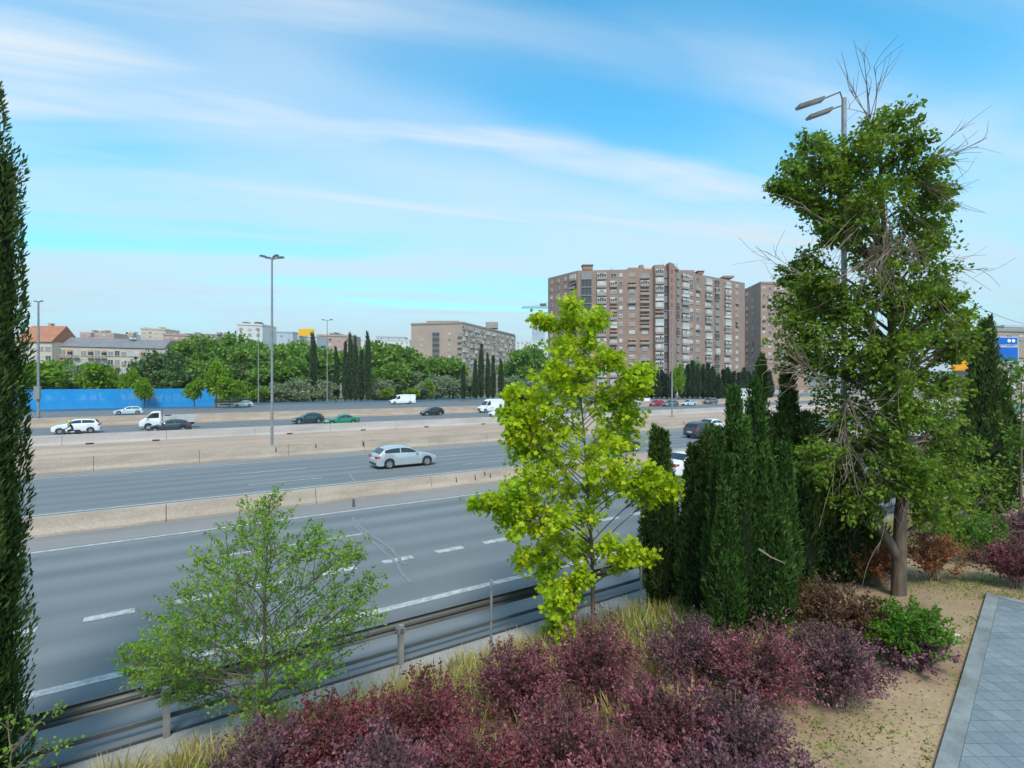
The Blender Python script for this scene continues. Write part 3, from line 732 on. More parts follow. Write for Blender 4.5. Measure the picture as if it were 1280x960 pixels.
def win_mesh(kind, w, h, var):
    key = (kind, round(w, 2), round(h, 2), var)
    if key in WM: return WM[key]
    mb = MB(); fr, gl, sh, sl = 'frame_white', ['glass_dark', 'glass_grey', 'glass_pale'][var % 3], 'shutter', 'slab'
    if kind == 'win':
        t = .09
        mb.cur = 1; mb.box(-w / 2, w / 2, -.05, .02, -h / 2, h / 2)
        mb.cur = 0
        for a, b, c, d in ((-w / 2 - t, -w / 2, -h / 2 - t, h / 2 + t), (w / 2, w / 2 + t, -h / 2 - t, h / 2 + t), (-w / 2, w / 2, h / 2, h / 2 + t), (-w / 2, w / 2, -h / 2 - t, -h / 2), (-t / 2, t / 2, -h / 2, h / 2)):
            mb.box(a, b, -.11, .02, c, d)
        s = [0, .35, .6, .95, 0.2][var % 5]
        if s: mb.cur = 2; mb.box(-w / 2 + .01, w / 2 - .01, -.09, -.052, h / 2 - s * h, h / 2 - .01)
        mb.cur = 3; mb.box(-w / 2 - .15, w / 2 + .15, -.2, .02, -h / 2 - t - .1, -h / 2 - t - .005)
    elif kind == 'bay':       # glazed balcony: white frames over a parapet
        t = .13; dpt = .85
        mb.cur = 3; mb.box(-w / 2, w / 2, -dpt, .0, -h / 2 - .95, -h / 2 - .02)
        mb.cur = 1; mb.box(-w / 2 + .05, w / 2 - .05, -dpt + .08, 0, -h / 2, h / 2)
        mb.cur = 0; k = max(3, int(w / .85))
        for i in range(k + 1):
            x = -w / 2 + (w - t) * i / k; mb.box(x, x + t, -dpt, -dpt + .075, -h / 2, h / 2)
        mb.box(-w / 2, w / 2, -dpt - .01, 0, h / 2, h / 2 + .16); mb.box(-w / 2, w / 2, -dpt - .012, -dpt + .07, -h / 2 - .015, -h / 2 + .1)
        s = [.2, .5, .8, .35, .65, .1][var % 6]
        mb.cur = 2
        for i in range(k):
            if (i * 7 + var * 3) % 4 < 2 + (var % 2):
                x = -w / 2 + (w - t) * i / k + t; mb.box(x, x + (w - t) / k - t, -dpt + .02, -dpt + .06, h / 2 - h * s, h / 2)
    elif kind == 'loggia':    # open balcony: slab, rail, flat doors, some painted dark for a recess's shade, sometimes an awning
        mb.cur = 1; mb.box(-w / 2, w / 2, -.04, .02, -h / 2 - .8, h / 2)
        mb.cur = 3; mb.box(-w / 2 - .1, w / 2 + .1, -1.1, 0, -h / 2 - 1.05, -h / 2 - .85); mb.box(-w / 2 - .1, w / 2 + .1, -1.1, -1.0, -h / 2 - .84, -h / 2 - .1)
        mb.cur = 0; mb.box(-w / 2 - .1, w / 2 + .1, -1.12, -.98, -h / 2 - .09, -h / 2)
        mb.box(-w * .1, -w * .1 + .1, -.06, .0, -h / 2 - .8, h / 2)
        if var % 3 == 0:
            mb.cur = 2; mb.add([(-w / 2, -.05, h / 2), (w / 2, -.05, h / 2), (w / 2, -1.0, h / 2 - .7), (-w / 2, -1.0, h / 2 - .7)], [(0, 1, 2, 3)])
    elif kind == 'glass':     # continuous grey gallery strip
        mb.cur = 1; mb.box(-w / 2, w / 2, -.45, .0, -h / 2, h / 2)
        mb.cur = 0
        k = max(2, int(w / 1.2))
        for i in range(k + 1): x = -w / 2 + (w - .07) * i / k; mb.box(x, x + .07, -.5, -.452, -h / 2, h / 2)
        mb.cur = 3; mb.box(-w / 2, w / 2, -.5, .0, -h / 2 - .35, -h / 2 - .01)
        fr = 'glass_grey'; gl = ['glass_grey', 'glass_grey', 'glass_dark'][var % 3]
    if kind == 'win' and var % 4 == 3: sh = 'shutter_tan'
    if kind == 'loggia': sh = 'awning'
    if kind == 'bay' and var % 2: sl = 'frame_white' if var % 4 == 1 else 'slab'
    me = mb.mesh('window', [MATS[fr], MATS[gl], MATS[sh], MATS[sl]])
    WM[key] = (me, mb, (fr, gl, sh, sl)); return WM[key]
class Building:
    def __init__(s, name, label, at, cat='building', group=None):
        s.root = empty(name, (at[0], at[1], 0)); tag(s.root, label, cat, group); s.at = Vector((at[0], at[1], 0)); s.w = []
    def wall(s, poly, z0, z1, m, name='wall'):
        return MB().prism([(x - s.at.x, y - s.at.y) for x, y in poly], z0, z1).build(name, MATS[m], s.root)
    def part(s, mb, name, m, sub=None): return mb.build(name, MATS[m], sub or s.root)
    def window(s, p0, p1, f, z, kind, w, h, var, off=0.0):
        p0 = Vector((*p0, 0)); p1 = Vector((*p1, 0)); d = (p1 - p0); a = math.atan2(d.y, d.x)
        pos = p0 + d * f - s.at; pos.z = z; pos += Vector((math.sin(a), -math.cos(a), 0)) * off
        s.w.append((w * h * (1.6 if kind in ('bay', 'loggia') else 1), pos, a, kind, w, h, var))
    def done(s, cap=100):
        s.w.sort(key=lambda q: -q[0]); rest = MB(); mats = []
        for i, (ar, pos, a, kind, w, h, var) in enumerate(s.w):
            me, mb, ms = win_mesh(kind, w, h, var)
            if i < cap:
                o = link('window' if kind == 'win' else ('balcony' if kind == 'loggia' else 'glazed_balcony'), me, s.root); o.location = pos; o.rotation_euler = (0, 0, a)
            else:
                M = Matrix.Translation(pos) @ Matrix.Rotation(a, 4, 'Z'); b = len(rest.v)
                rest.v += [tuple(M @ Vector(p)) for p in mb.v]; rest.f += [tuple(q + b for q in f) for f in mb.f]
                for q in mb.mi:
                    if ms[q] not in mats: mats.append(ms[q])
                    rest.mi.append(mats.index(ms[q]))
        if rest.v: tag(link('windows', rest.mesh('windows', [MATS[m] for m in mats]), s.root), kind='stuff')

# the big brick apartment block: three faces of a bent slab
BH = PZ(337, 231)
A0, A1 = (PX(685, 250), 250.0), (PX(722, 233), 233.0)
B1 = (PX(836, 229), 229.0); C1 = (PX(931, 262), 262.0)
bb = Building('apartment_block', 'big brown brick apartment block, the tallest, with stacked white glazed balconies', (PX(800, 245), 245))
back = [(C1[0] + 4, C1[1] + 16), (B1[0], 262), (A1[0] + 8, 266), (A0[0] + 5, 266)]
bb.wall([A0, A1, B1, C1] + back, 0, BH, 'brick')
def mid(p, q, f): return (p[0] + (q[0] - p[0]) * f, p[1] + (q[1] - p[1]) * f)
def fr(px, p, q):                              # where along p-q a picture column falls
    a = (px - 640) / F; dx, dy = q[0] - p[0], q[1] - p[1]
    return (a * p[1] - p[0]) / (dx - a * dy)
FL = 3.58; NF = 14
def stack(p, q, px, kinds, w, h, prob, off=0.0, z_shift=0.0, skip_top=0):
    f = fr(px, p, q)
    for k in range(NF):
        if k < skip_top: continue
        z = BH - 2.4 - k * FL + z_shift
        kd = kinds[0] if random.random() < prob else random.choice(kinds)
        ww, hh = (w, h)
        if kd == 'win': ww, hh = min(w, 2.3), 1.45
        bb.window(p, q, f, z, kd, ww, hh, random.randrange(6), off)
for px in (689.5, 698, 707): stack(A0, A1, px, ['win'], 1.5, 1.4, 1)
stack(A0, A1, 717, ['bay', 'loggia'], 3.6, 1.7, .7)
stack(A1, B1, 733, ['glass', 'bay'], 4.6, 2.6, .85)
stack(A1, B1, 752, ['bay', 'loggia'], 4.0, 1.75, .85)
stack(A1, B1, 767, ['bay', 'win', 'loggia'], 3.0, 1.6, .3)
stack(A1, B1, 776, ['win'], 1.3, 1.3, 1)
stack(A1, B1, 790, ['win', 'loggia', 'loggia'], 3.2, 1.5, .5)
stack(A1, B1, 806, ['loggia', 'win', 'bay'], 3.8, 1.5, .45)
# projecting bays: stair tower with a pointed gable, and brick piers
tb0, tb1 = mid(A1, B1, fr(817, A1, B1)), mid(A1, B1, fr(829, A1, B1))
bb.wall([(tb0[0], tb0[1] - 1.6), (tb1[0], tb1[1] - 1.6), (tb1[0], tb1[1] + 3), (tb0[0], tb0[1] + 3)], 0, BH + 1.4, 'brick_tower', 'bay_tower')
for k in range(NF):
    bb.window((tb0[0], tb0[1] - 1.6), (tb1[0], tb1[1] - 1.6), .5, BH - 1.6 - k * FL, 'bay' if random.random() < .8 else 'loggia', 3.5, 1.75, random.randrange(6))
tc0, tc1 = (PX(836.5, 226.5), 226.5), (PX(843, 229.5), 229.5)
bb.wall([tc0, tc1, (tc1[0] + 1, tc1[1] + 7), (tc0[0], tc0[1] + 9)], 0, BH + 2.2, 'brick_tower', 'stair_tower')
for k in range(NF):
    o = MB().box(-.55, .55, -.08, .02, -.9, .9).build('stair_window', MATS['redpaint'], bb.root)
    a = math.atan2(tc1[1] - tc0[1], tc1[0] - tc0[0]); m_ = mid(tc0, tc1, .5); o.location = (m_[0] - bb.at.x, m_[1] - bb.at.y, BH - 1.5 - k * FL); o.rotation_euler = (0, 0, a)
stack(A1, B1, 832.5, ['glass'], 1.9, 2.6, 1)
stack(B1, C1, 847, ['glass'], 1.8, 2.2, 1)
stack(B1, C1, 856, ['bay', 'loggia'], 4.6, 1.75, .8)
stack(B1, C1, 864, ['win', 'loggia'], 2.2, 1.4, .6); stack(B1, C1, 872, ['win', 'loggia'], 2.8, 1.45, .6)
stack(B1, C1, 885, ['bay', 'loggia'], 4.4, 1.75, .75)
stack(B1, C1, 896, ['glass', 'bay'], 3.2, 2.0, .6)
stack(B1, C1, 909, ['bay', 'loggia'], 4.6, 1.75, .75)
stack(B1, C1, 921, ['win', 'loggia'], 2.0, 1.4, .8)
# roof: parapets stepping, gable, chimneys, tank
def roofbox(px0, px1, Y, y0, y1, m, name, dep=6):
    mb = MB(); mb.box(PX(px0, Y) - bb.at.x, PX(px1, Y) - bb.at.x, Y - bb.at.y, Y + dep - bb.at.y, PZ(y0, Y), PZ(y1, Y)); return bb.part(mb, name, m)
roofbox(729, 741, 240, 337, 331.5, 'brick', 'chimney', 4); roofbox(728, 742, 239.5, 331.3, 330.2, 'slab', 'chimney_cap', 5)
roofbox(786, 806, 240, 337.4, 334.5, 'brick', 'roof_house')
roofbox(800, 804.5, 241, 334.4, 331, 'brick_tower', 'chimney', 3)
roofbox(848, 868, 252, 341, 337.5, 'brick', 'roof_house'); roofbox(873, 880, 254, 342, 339, 'brick_tower', 'chimney', 4); roofbox(872, 881, 253.5, 338.8, 338, 'slab', 'chimney_cap', 5)
roofbox(905, 918, 262, 347, 344.5, 'brick', 'roof_house')
gb = MB(); g0, g1, gp = PX(826, 231), PX(849, 231), PX(838, 231)
for (x, z) in ((g0, BH), (g1, BH), (g1 - .6, PZ(335, 231)), (gp, PZ(327.5, 231)), (g0 + .6, PZ(334, 231))): gb.v += [(x - bb.at.x, 231 - bb.at.y, z), (x - bb.at.x, 238 - bb.at.y, z)]
gb.f += [(0, 2, 4, 6, 8), (1, 9, 7, 5, 3)] + [(2 * i, 2 * i + 1, (2 * i + 3) % 10, (2 * i + 2) % 10) for i in range(5)]; gb.mi += [0] * 7
bb.part(gb, 'gable', 'brick_tower')
tk = MB(); tk.lathe([(0.01, 0), (1.2, 0), (1.7, .9), (1.75, 1.6), (1.2, 2.3), (.01, 2.5)], n=14); o = tk.build('roof_tank', MATS['orange_tank'], bb.root, 50); o.location = (PX(811, 243) - bb.at.x, 243 - bb.at.y, BH + .9)
MB().box(-2.2, 2.2, -2, 2, -1.0, 0).build('tank_plinth', MATS['slab'], o)
for px in (764, 796, 829, 833, 842, 846):
    o = MB().tube([(0, 0, 0), (0, 0, 3.2)], .05, n=5).tube([(-.6, 0, 2.9), (.6, 0, 2.9)], .04, n=4).tube([(-.4, 0, 2.4), (.4, 0, 2.4)], .04, n=4).build('aerial', MATS['steel_dark'], bb.root); o.location = (PX(px, 242) - bb.at.x, 242 - bb.at.y, BH + (2 if px > 825 else 0))
bb.done()

def plain_block(name, label, corners, depth, top, m, cols, fh, zmin=12, group=None, kinds=('win',), ww=1.3, hh=1.3, cap=100, parapet=None, prob=1.0, cat='building'):
    """corners: (px, Y) from left to right along the visible faces; cols: windows per face"""
    P = [(PX(px, Y), Y) for px, Y in corners]
    b = Building(name, label, (sum(p[0] for p in P) / len(P), sum(p[1] for p in P) / len(P) + depth / 2), cat, group)
    bk = [(P[-1][0] * 1.0 + 1, P[-1][1] + depth), (P[0][0] + 1, P[0][1] + depth)]
    b.wall(P + bk, 0, top, m)
    for i in range(len(P) - 1):
        L_ = math.dist(P[i], P[i + 1])
        for c in range(cols[i]):
            z = top - fh * .62
            while z > zmin:
                if random.random() < prob: b.window(P[i], P[i + 1], (c + .5) / cols[i], z, random.choice(kinds), min(ww, L_ / cols[i] * .7), hh, random.randrange(6))
                z -= fh
    if parapet:
        q = MB(); q.prism([(x - b.at.x + (b.at.x - x) * -.012, y - b.at.y - .35) for x, y in P] + [(x - b.at.x, y - b.at.y) for x, y in bk], top + .02, top + 1.1); b.part(q, 'parapet', parapet)
    return b
# two pink-brown towers at the right end of the big block
b = plain_block('apartment_tower', 'pinkish brick apartment tower just right of the big brown block', [(930, 300), (945, 290), (956, 300)], 18, PZ(362, 296), 'brick_pink', [2, 2], 3.9, kinds=('win', 'win', 'loggia'), ww=1.5, parapet='brick_pink'); b.done()
b = plain_block('apartment_tower', 'pale pinkish brick apartment tower half hidden by the big scruffy tree', [(951, 282), (1010, 285)], 18, PZ(355, 283), 'brick_pink2', [8], 3.9, kinds=('win', 'win', 'loggia'), ww=1.5, parapet='brick_pink2'); b.done()
# mid-distance slab block
t = PZ(405.5, 330)
b = plain_block('apartment_slab', 'long beige apartment slab with a windowless end, left of the big brown block', [(514, 333), (578, 325), (643, 410)], 22, t, 'beige', [0, 26], 3.45, zmin=14, kinds=('win', 'bay', 'bay', 'win'), ww=2.2, hh=1.35, prob=.9, parapet='beige2')
P0, P1 = (PX(514, 333), 333.0), (PX(578, 325), 325.0)
for z in np.arange(15, t - 3, 3.45):
    for px in (527, 562): 
        if random.random() < .8: b.window(P0, P1, fr(px, P0, P1), z, 'win', 1.2, 1.3, random.randrange(6))
    b.window(P0, P1, fr(545, P0, P1), z, 'glass', 4.5, 2.2, 2)
    b.window(P0, P1, fr(575, P0, P1), z, 'loggia', 2.4, 1.5, 1)
def bbox_part(b, px0, px1, Y, y0, y1, m, name, dep=8, sub=None):
    mb = MB(); mb.box(PX(px0, Y) - b.at.x, PX(px1, Y) - b.at.x, Y - b.at.y, Y + dep - b.at.y, PZ(y0, Y), PZ(y1, Y)); return b.part(mb, name, m, sub)
bbox_part(b, 533, 574, 336, 404, 401, 'beige2', 'roof_house', 10); bbox_part(b, 607, 622, 375, 410, 402.5, 'beige2', 'roof_house', 10)
b.done()
# left: terrace with a grey mansard roof
Yt = 170; tp = PZ(432.5, Yt)
b = plain_block('terrace_house', 'long cream terrace building with a grey mansard roof above the trees on the left', [(65, Yt), (206, Yt + 14)], 14, tp, 'cream', [17], 3.1, zmin=8, ww=2.4, hh=1.7, kinds=('win', 'win', 'loggia')); 
rf = MB(); x0, x1 = PX(64, Yt), PX(206, Yt + 14); zr = PZ(420, Yt)
rf.add([(x0 - b.at.x, Yt - .5 - b.at.y, tp + .01), (x1 - b.at.x, Yt + 13.5 - b.at.y, tp + .01), (x1 - b.at.x, Yt + 28 - b.at.y, tp + .01), (x0 - b.at.x, Yt + 14 - b.at.y, tp + .01),
        (x0 - b.at.x + .4, Yt + 4 - b.at.y, zr), (x1 - b.at.x - .4, Yt + 18 - b.at.y, zr), (x1 - b.at.x - .4, Yt + 24 - b.at.y, zr), (x0 - b.at.x + .4, Yt + 10 - b.at.y, zr)],
       [(0, 1, 5, 4), (1, 2, 6, 5), (2, 3, 7, 6), (3, 0, 4, 7), (4, 5, 6, 7), (3, 2, 1, 0)])
ro = b.part(rf, 'roof', 'slate')
for px in (74, 110, 163):
    bbox_part(b, px - 3.5, px + 3.5, Yt + 11, 421, 416, 'pinkwall', 'chimney', 1.6, ro)
b.done()
b = plain_block('gabled_house', 'peach house with an orange tiled roof beside the left lamp mast', [(18, 166), (65, 168)], 14, PZ(427, 166), 'cream', [5], 3.1, zmin=8, ww=1.8)
rf = MB(); x0, x1 = PX(17, 166) - b.at.x, PX(65.5, 168) - b.at.x; ya = 165.5 - b.at.y; zz = PZ(427, 166) + .01
rf.add([(x0, ya, zz), (x1, ya + 2, zz), (x1, ya + 14, zz), (x0, ya + 13, zz), (x0, ya + 7, PZ(407, 172)), (x1, ya + 8, PZ(407, 172))], [(0, 1, 5, 4), (2, 3, 4, 5), (1, 2, 5), (3, 0, 4), (3, 2, 1, 0)])
ro = b.part(rf, 'roof', 'tile_roof'); bbox_part(b, 60, 63.5, 173, 411, 404, 'pinkwall', 'chimney', 1.5, ro); b.done()
# skyline blocks beyond the trees
SKY = [  # px0, px1, top row, distance, material, label
 (100, 142, 415, 420, 'pinkwall', 'low pinkish housing block on the skyline behind the grey mansard roof'),
 (142, 170, 417, 460, 'whitewall', 'white stepped housing block on the skyline behind the grey mansard roof'),
 (176, 207, 411.5, 400, 'cream', 'tall cream housing block on the skyline above the end of the mansard roof'),
 (204, 236, 419, 330, 'pinkwall', 'salmon brick housing block just right of the mansard-roofed terrace'),
 (206, 238, 426, 260, 'brick_pink', 'low salmon house with flat roof peeping over the trees right of the terrace'),
 (236, 290, 418, 620, 'beige2', 'hazy beige row of flats on the skyline left of the white office block'),
 (296, 328, 406, 300, 'whitewall', 'white office block with two rooftop units above the trees'),
 (328, 366, 415, 380, 'pale_blue', 'pale flat-roofed block between the white office block and the yellow sign'),
 (372, 396, 421, 300, 'whitewall', 'white block carrying the big yellow rooftop sign'),
 (396, 440, 420, 330, 'pinkwall', 'pink-brown block just right of the yellow rooftop sign'),
 (412, 426, 418, 420, 'beige2', 'small grey-beige tower behind the pink-brown block'),
 (440, 512, 425, 480, 'whitewall', 'long white building low on the skyline left of the beige slab'),
 (470, 506, 421, 700, 'pale_blue', 'pale distant flats behind the long white building'),
 (640, 685, 427, 640, 'whitewall', 'low white buildings on the skyline between the beige slab and the big block'),
 (665, 681, 406, 760, 'pale_blue', 'pale grey office tower standing alone left of the big brown block'),
 (1236, 1300, 414, 190, 'beige2', 'grey-beige building at the right edge behind the blue motorway sign'),
 (1255, 1310, 409, 260, 'pale_blue', 'pale grey building at the right edge, behind the grey-beige one'),
]
for (a, c, ty, Y, m, lab) in SKY:
    w = PX(c, Y) - PX(a, Y)
    b = plain_block('city_building', lab, [(a, Y), (c, Y * 1.02)], 16, PZ(ty, Y), m, [max(2, int(w / 4.5))], 3.3, zmin=max(8, PZ(ty, Y) - 14), group='buildings on the skyline', ww=1.7, hh=1.5, prob=.85, parapet=m if ty < 412 or a > 200 else None)
    if a == 296:
        bbox_part(b, 303, 309, Y + 5, 405, 402.5, 'steel_dark', 'rooftop_unit', 4); bbox_part(b, 318, 325, Y + 5, 405, 402.5, 'steel_dark', 'rooftop_unit', 4)
    elif ty < 420 and a not in (296, 665) and a < 700:
        for q in range(3):
            x = random.uniform(a + 2, c - 5); bbox_part(b, x, x + random.uniform(2, 5), Y + 6, ty, ty - random.uniform(1.5, 3.2), m, 'roof_house', 5)
    b.done(60)
Ys = 298; root = empty('rooftop_sign', (PX(382.5, Ys), Ys, PZ(420.5, Ys))); tag(root, 'big plain yellow sign board on a white roof above the trees', 'sign')
MB().box(PX(373, Ys) - PX(382.5, Ys), PX(392.5, Ys) - PX(382.5, Ys), 0, .5, .35, PZ(411, Ys) - PZ(420.5, Ys)).build('board', MATS['yellow_sign'], root)
for dx in (-3.4, 0, 3.4): MB().box(dx - .12, dx + .12, .55, .8, -.4, 3).build('leg', MATS['steel_dark'], root)
# construction crane behind the big block
Yc = 420; xc = PX(700, Yc); zj = PZ(385, Yc); root = empty('tower_crane', (xc, Yc, 0)); tag(root, 'thin tower crane jib sticking out left of the big brown block', 'crane')
MB().box(-.9, .9, -.9, .9, 0, zj).build('mast', MATS['galv_dull'], root)
jl = PX(652, Yc) - xc; jb = MB(); jb.tube([(4, 0, zj), (jl, 0, zj)], .35, n=4); jb.tube([(4, 0, zj + 1.6), (jl * .95, 0, zj + 1.2)], .16, n=4)
for i in range(24): t = i / 24; jb.tube([(jl * t, 0, zj), (jl * (t + .5 / 24), 0, zj + 1.5), (jl * (t + 1 / 24), 0, zj)], .1, n=3)
jb.build('jib', MATS['steel_dark'], root); MB().tube([(0, 0, zj + 7), (jl * .7, 0, zj + 1.4)], .1, n=4).tube([(-1, 0, zj), (0, 0, zj + 7), (1, 0, zj)], .25, n=4).build('tie_bar', MATS['galv_dull'], root)
xk = PX(679, Yc) - xc; MB().box(xk - 2.5, xk + 2.5, -.6, .6, zj + 1.6, zj + 3.6).build('cab', MATS['steel_dark'], root)
# low wooded hills far away
mat('hill', (0.10, 0.135, 0.12), 1.0, col2=(0.17, 0.18, 0.15), scale=0.004, lo=.4, hi=.6)
hm = MB(); xs = np.linspace(-3400, 2600, 90)
for x in xs:
    px = 640 + x / 2600 * F
    hgt = 60 + 150 * math.exp(-((px - 215) / 110) ** 2) + 75 * math.exp(-((px - 480) / 130) ** 2) + 8 * math.sin(x * .013) + 5 * math.sin(x * .04 + 1)
    hm.v += [(x, 2300, -1), (x * 1.1, 2600, hgt), (x * 1.25, 3100, -1)]
for i in range(len(xs) - 1):
    for j in range(2): hm.f.append((3 * i + j, 3 * i + 3 + j, 3 * i + 4 + j, 3 * i + 1 + j)); hm.mi.append(0)
tag(hm.build('hills', MATS['hill'], None, 80), kind='structure')

# ------------------------------------------------------------------ motorway signs at the right
mat('sign_blue', (0.004, 0.115, 0.50), 0.45); mat('sign_white', (0.75, 0.75, 0.75), 0.5)
mat('sign_orange', (0.80, 0.30, 0.005), 0.5); mat('sign_teal', (0.03, 0.32, 0.30), 0.5)
Ys = 46; root = empty('motorway_sign', (PX(1262, Ys), Ys, 0)); tag(root, 'blue motorway sign of two white-edged panels with two white discs at the right edge', 'sign')
def sx(px): return PX(px, Ys) - PX(1262, Ys)
for (x0, x1, y0, y1) in ((1230, 1272.5, 431.5, 421), (1228, 1273, 452, 433.2)):
    fb = MB(); fb.box(sx(x0), sx(x1), 0, .12, PZ(y0, Ys), PZ(y1, Ys)); pf = fb.build('panel_border', MATS['sign_white'], root)
    MB().box(sx(x0 + .6), sx(x1 - .7), -.02, -.002, PZ(y0 - .7, Ys), PZ(y1 + .7, Ys)).build('panel', MATS['sign_blue'], pf)
for px in (1261, 1266.3):
    o = MB().lathe([(.001, -.045), (.15, -.045), (.15, -.022), (.001, -.022)], axis='y', n=18).build('disc', MATS['sign_white'], root); o.location = (sx(px), 0, PZ(426, Ys))
for px in (1243, 1268): MB().box(sx(px) - .09, sx(px) + .09, .13, .33, 0, PZ(420, Ys)).build('post', MATS['galv'], root)
Ys2 = 44; root = empty('works_sign', (PX(1206, Ys2), Ys2, 0)); tag(root, 'orange road sign with a small teal patch glimpsed through the big tree', 'sign')
MB().box(PX(1190, Ys2) - PX(1206, Ys2), PX(1217, Ys2) - PX(1206, Ys2), 0, .1, PZ(463, Ys2), PZ(436, Ys2)).build('board', MATS['sign_orange'], root)
MB().box(PX(1193, Ys2) - PX(1206, Ys2), PX(1201, Ys2) - PX(1206, Ys2), -.02, -.003, PZ(455, Ys2), PZ(451, Ys2)).build('patch', MATS['sign_teal'], root)
MB().box(PX(1209, Ys2) - PX(1206, Ys2), PX(1215, Ys2) - PX(1206, Ys2), -.02, -.003, PZ(456, Ys2), PZ(454, Ys2)).build('text_bar', MATS['sign_white'], root)
for dx in (-.7, .5): MB().box(dx - .08, dx + .08, .11, .27, 0, PZ(437, Ys2)).build('post', MATS['galv'], root)
# white tubular frame leaning at the right edge
Yf = 24; root = empty('metal_frame', (PX(1268, Yf), Yf, th(PX(1268, Yf), Yf))); tag(root, 'white tubular metal railing sloping down at the right edge', 'railing')
zb = root.location.z
def fp(px, py): return (PX(px, Yf) - PX(1268, Yf), 0, PZ(py, Yf) - zb)
MB().tube([fp(1253, 471), fp(1262, 471.5), fp(1300, 488)], .035, n=8).build('top_rail', MATS['sign_white'], root)
MB().tube([fp(1253, 471), fp(1257, 479), fp(1300, 500)], .035, n=8).build('lower_rail', MATS['sign_white'], root)
for px in (1257, 1298): a = fp(px, 478); MB().tube([(a[0], 0, 0), (a[0], 0, a[2])], .03, n=8).build('post', MATS['sign_white'], root)
# ------------------------------------------------------------------ vehicles
mat('tyre', (0.025, 0.025, 0.027), 0.85); mat('rim', (0.42, 0.43, 0.44), 0.35, metal=0.8); mat('rim_dark', (0.12, 0.12, 0.13), 0.4, metal=0.6)
mat('car_glass', (0.02, 0.028, 0.03), 0.06, spec=0.7); mat('trim_black', (0.03, 0.03, 0.032), 0.6)
mat('tail_red', (0.45, 0.015, 0.015), 0.25); mat('head_clear', (0.65, 0.67, 0.68), 0.12); mat('plate', (0.68, 0.68, 0.66), 0.5)
def paint(name, c, metal=0.0, rough=0.3): return mat(name, c, rough, metal=metal, coat=0.6, var=0.06, scale=1.5)
paint('paint_silver', (0.47, 0.51, 0.52), 0.35); paint('paint_white', (0.74, 0.74, 0.73)); paint('paint_dark', (0.035, 0.042, 0.048)); paint('paint_black', (0.018, 0.02, 0.022))
paint('paint_teal', (0.02, 0.05, 0.055)); paint('paint_green', (0.012, 0.19, 0.10)); paint('paint_lightblue', (0.45, 0.56, 0.60)); paint('paint_red', (0.42, 0.02, 0.035))
paint('paint_grey', (0.14, 0.155, 0.165), 0.3); paint('paint_navy', (0.02, 0.04, 0.05))
SPEC = {
 'hatch': dict(top=[(0, .52), (.015, .66), (.07, .77), (.16, .86), (.26, .94), (.30, .98), (.44, 1.37), (.52, 1.465), (.62, 1.485), (.76, 1.44), (.86, 1.34), (.955, 1.02), (.98, .88), (1, .58)], ws=(.305, .455), rw=(.865, .95), sw=(.33, .90), belt=(.93, .12), zb=.19, H=1.48),
 'sedan': dict(top=[(0, .5), (.015, .64), (.08, .75), (.18, .84), (.28, .92), (.31, .95), (.44, 1.33), (.52, 1.43), (.60, 1.44), (.70, 1.37), (.84, 1.06), (.88, 1.03), (.96, 1.01), (.985, .9), (1, .6)], ws=(.315, .45), rw=(.70, .835), sw=(.34, .80), belt=(.91, .08), zb=.19, H=1.44),
 'suv': dict(top=[(0, .6), (.012, .80), (.06, .93), (.16, 1.02), (.25, 1.08), (.285, 1.12), (.41, 1.50), (.49, 1.63), (.62, 1.66), (.80, 1.62), (.89, 1.52), (.965, 1.15), (.985, .95), (1, .62)], ws=(.29, .425), rw=(.895, .955), sw=(.315, .92), belt=(1.07, .08), zb=.26, H=1.65),
 'van': dict(top=[(0, .62), (.01, .92), (.04, 1.06), (.12, 1.22), (.165, 1.34), (.265, 2.18), (.31, 2.45), (.40, 2.57), (.55, 2.6), (.97, 2.58), (.992, 2.5), (1, .7)], ws=(.17, .265), rw=None, sw=(.19, .36), belt=(1.30, 0), zb=.30, H=2.6),
 'minivan': dict(top=[(0, .6), (.012, .82), (.06, .96), (.15, 1.07), (.20, 1.14), (.33, 1.62), (.40, 1.80), (.55, 1.84), (.95, 1.80), (.985, 1.68), (1, .7)], ws=(.205, .34), rw=None, sw=(.22, .50), belt=(1.12, .02), zb=.25, H=1.84),
 'cab': dict(top=[(0, .55), (.02, .95), (.08, 1.12), (.22, 1.30), (.28, 1.40), (.52, 2.05), (.62, 2.18), (.80, 2.22), (.97, 2.2), (1, 2.1)], ws=(.285, .53), rw=None, sw=(.33, .90), belt=(1.32, 0), zb=.40, H=2.22),
}
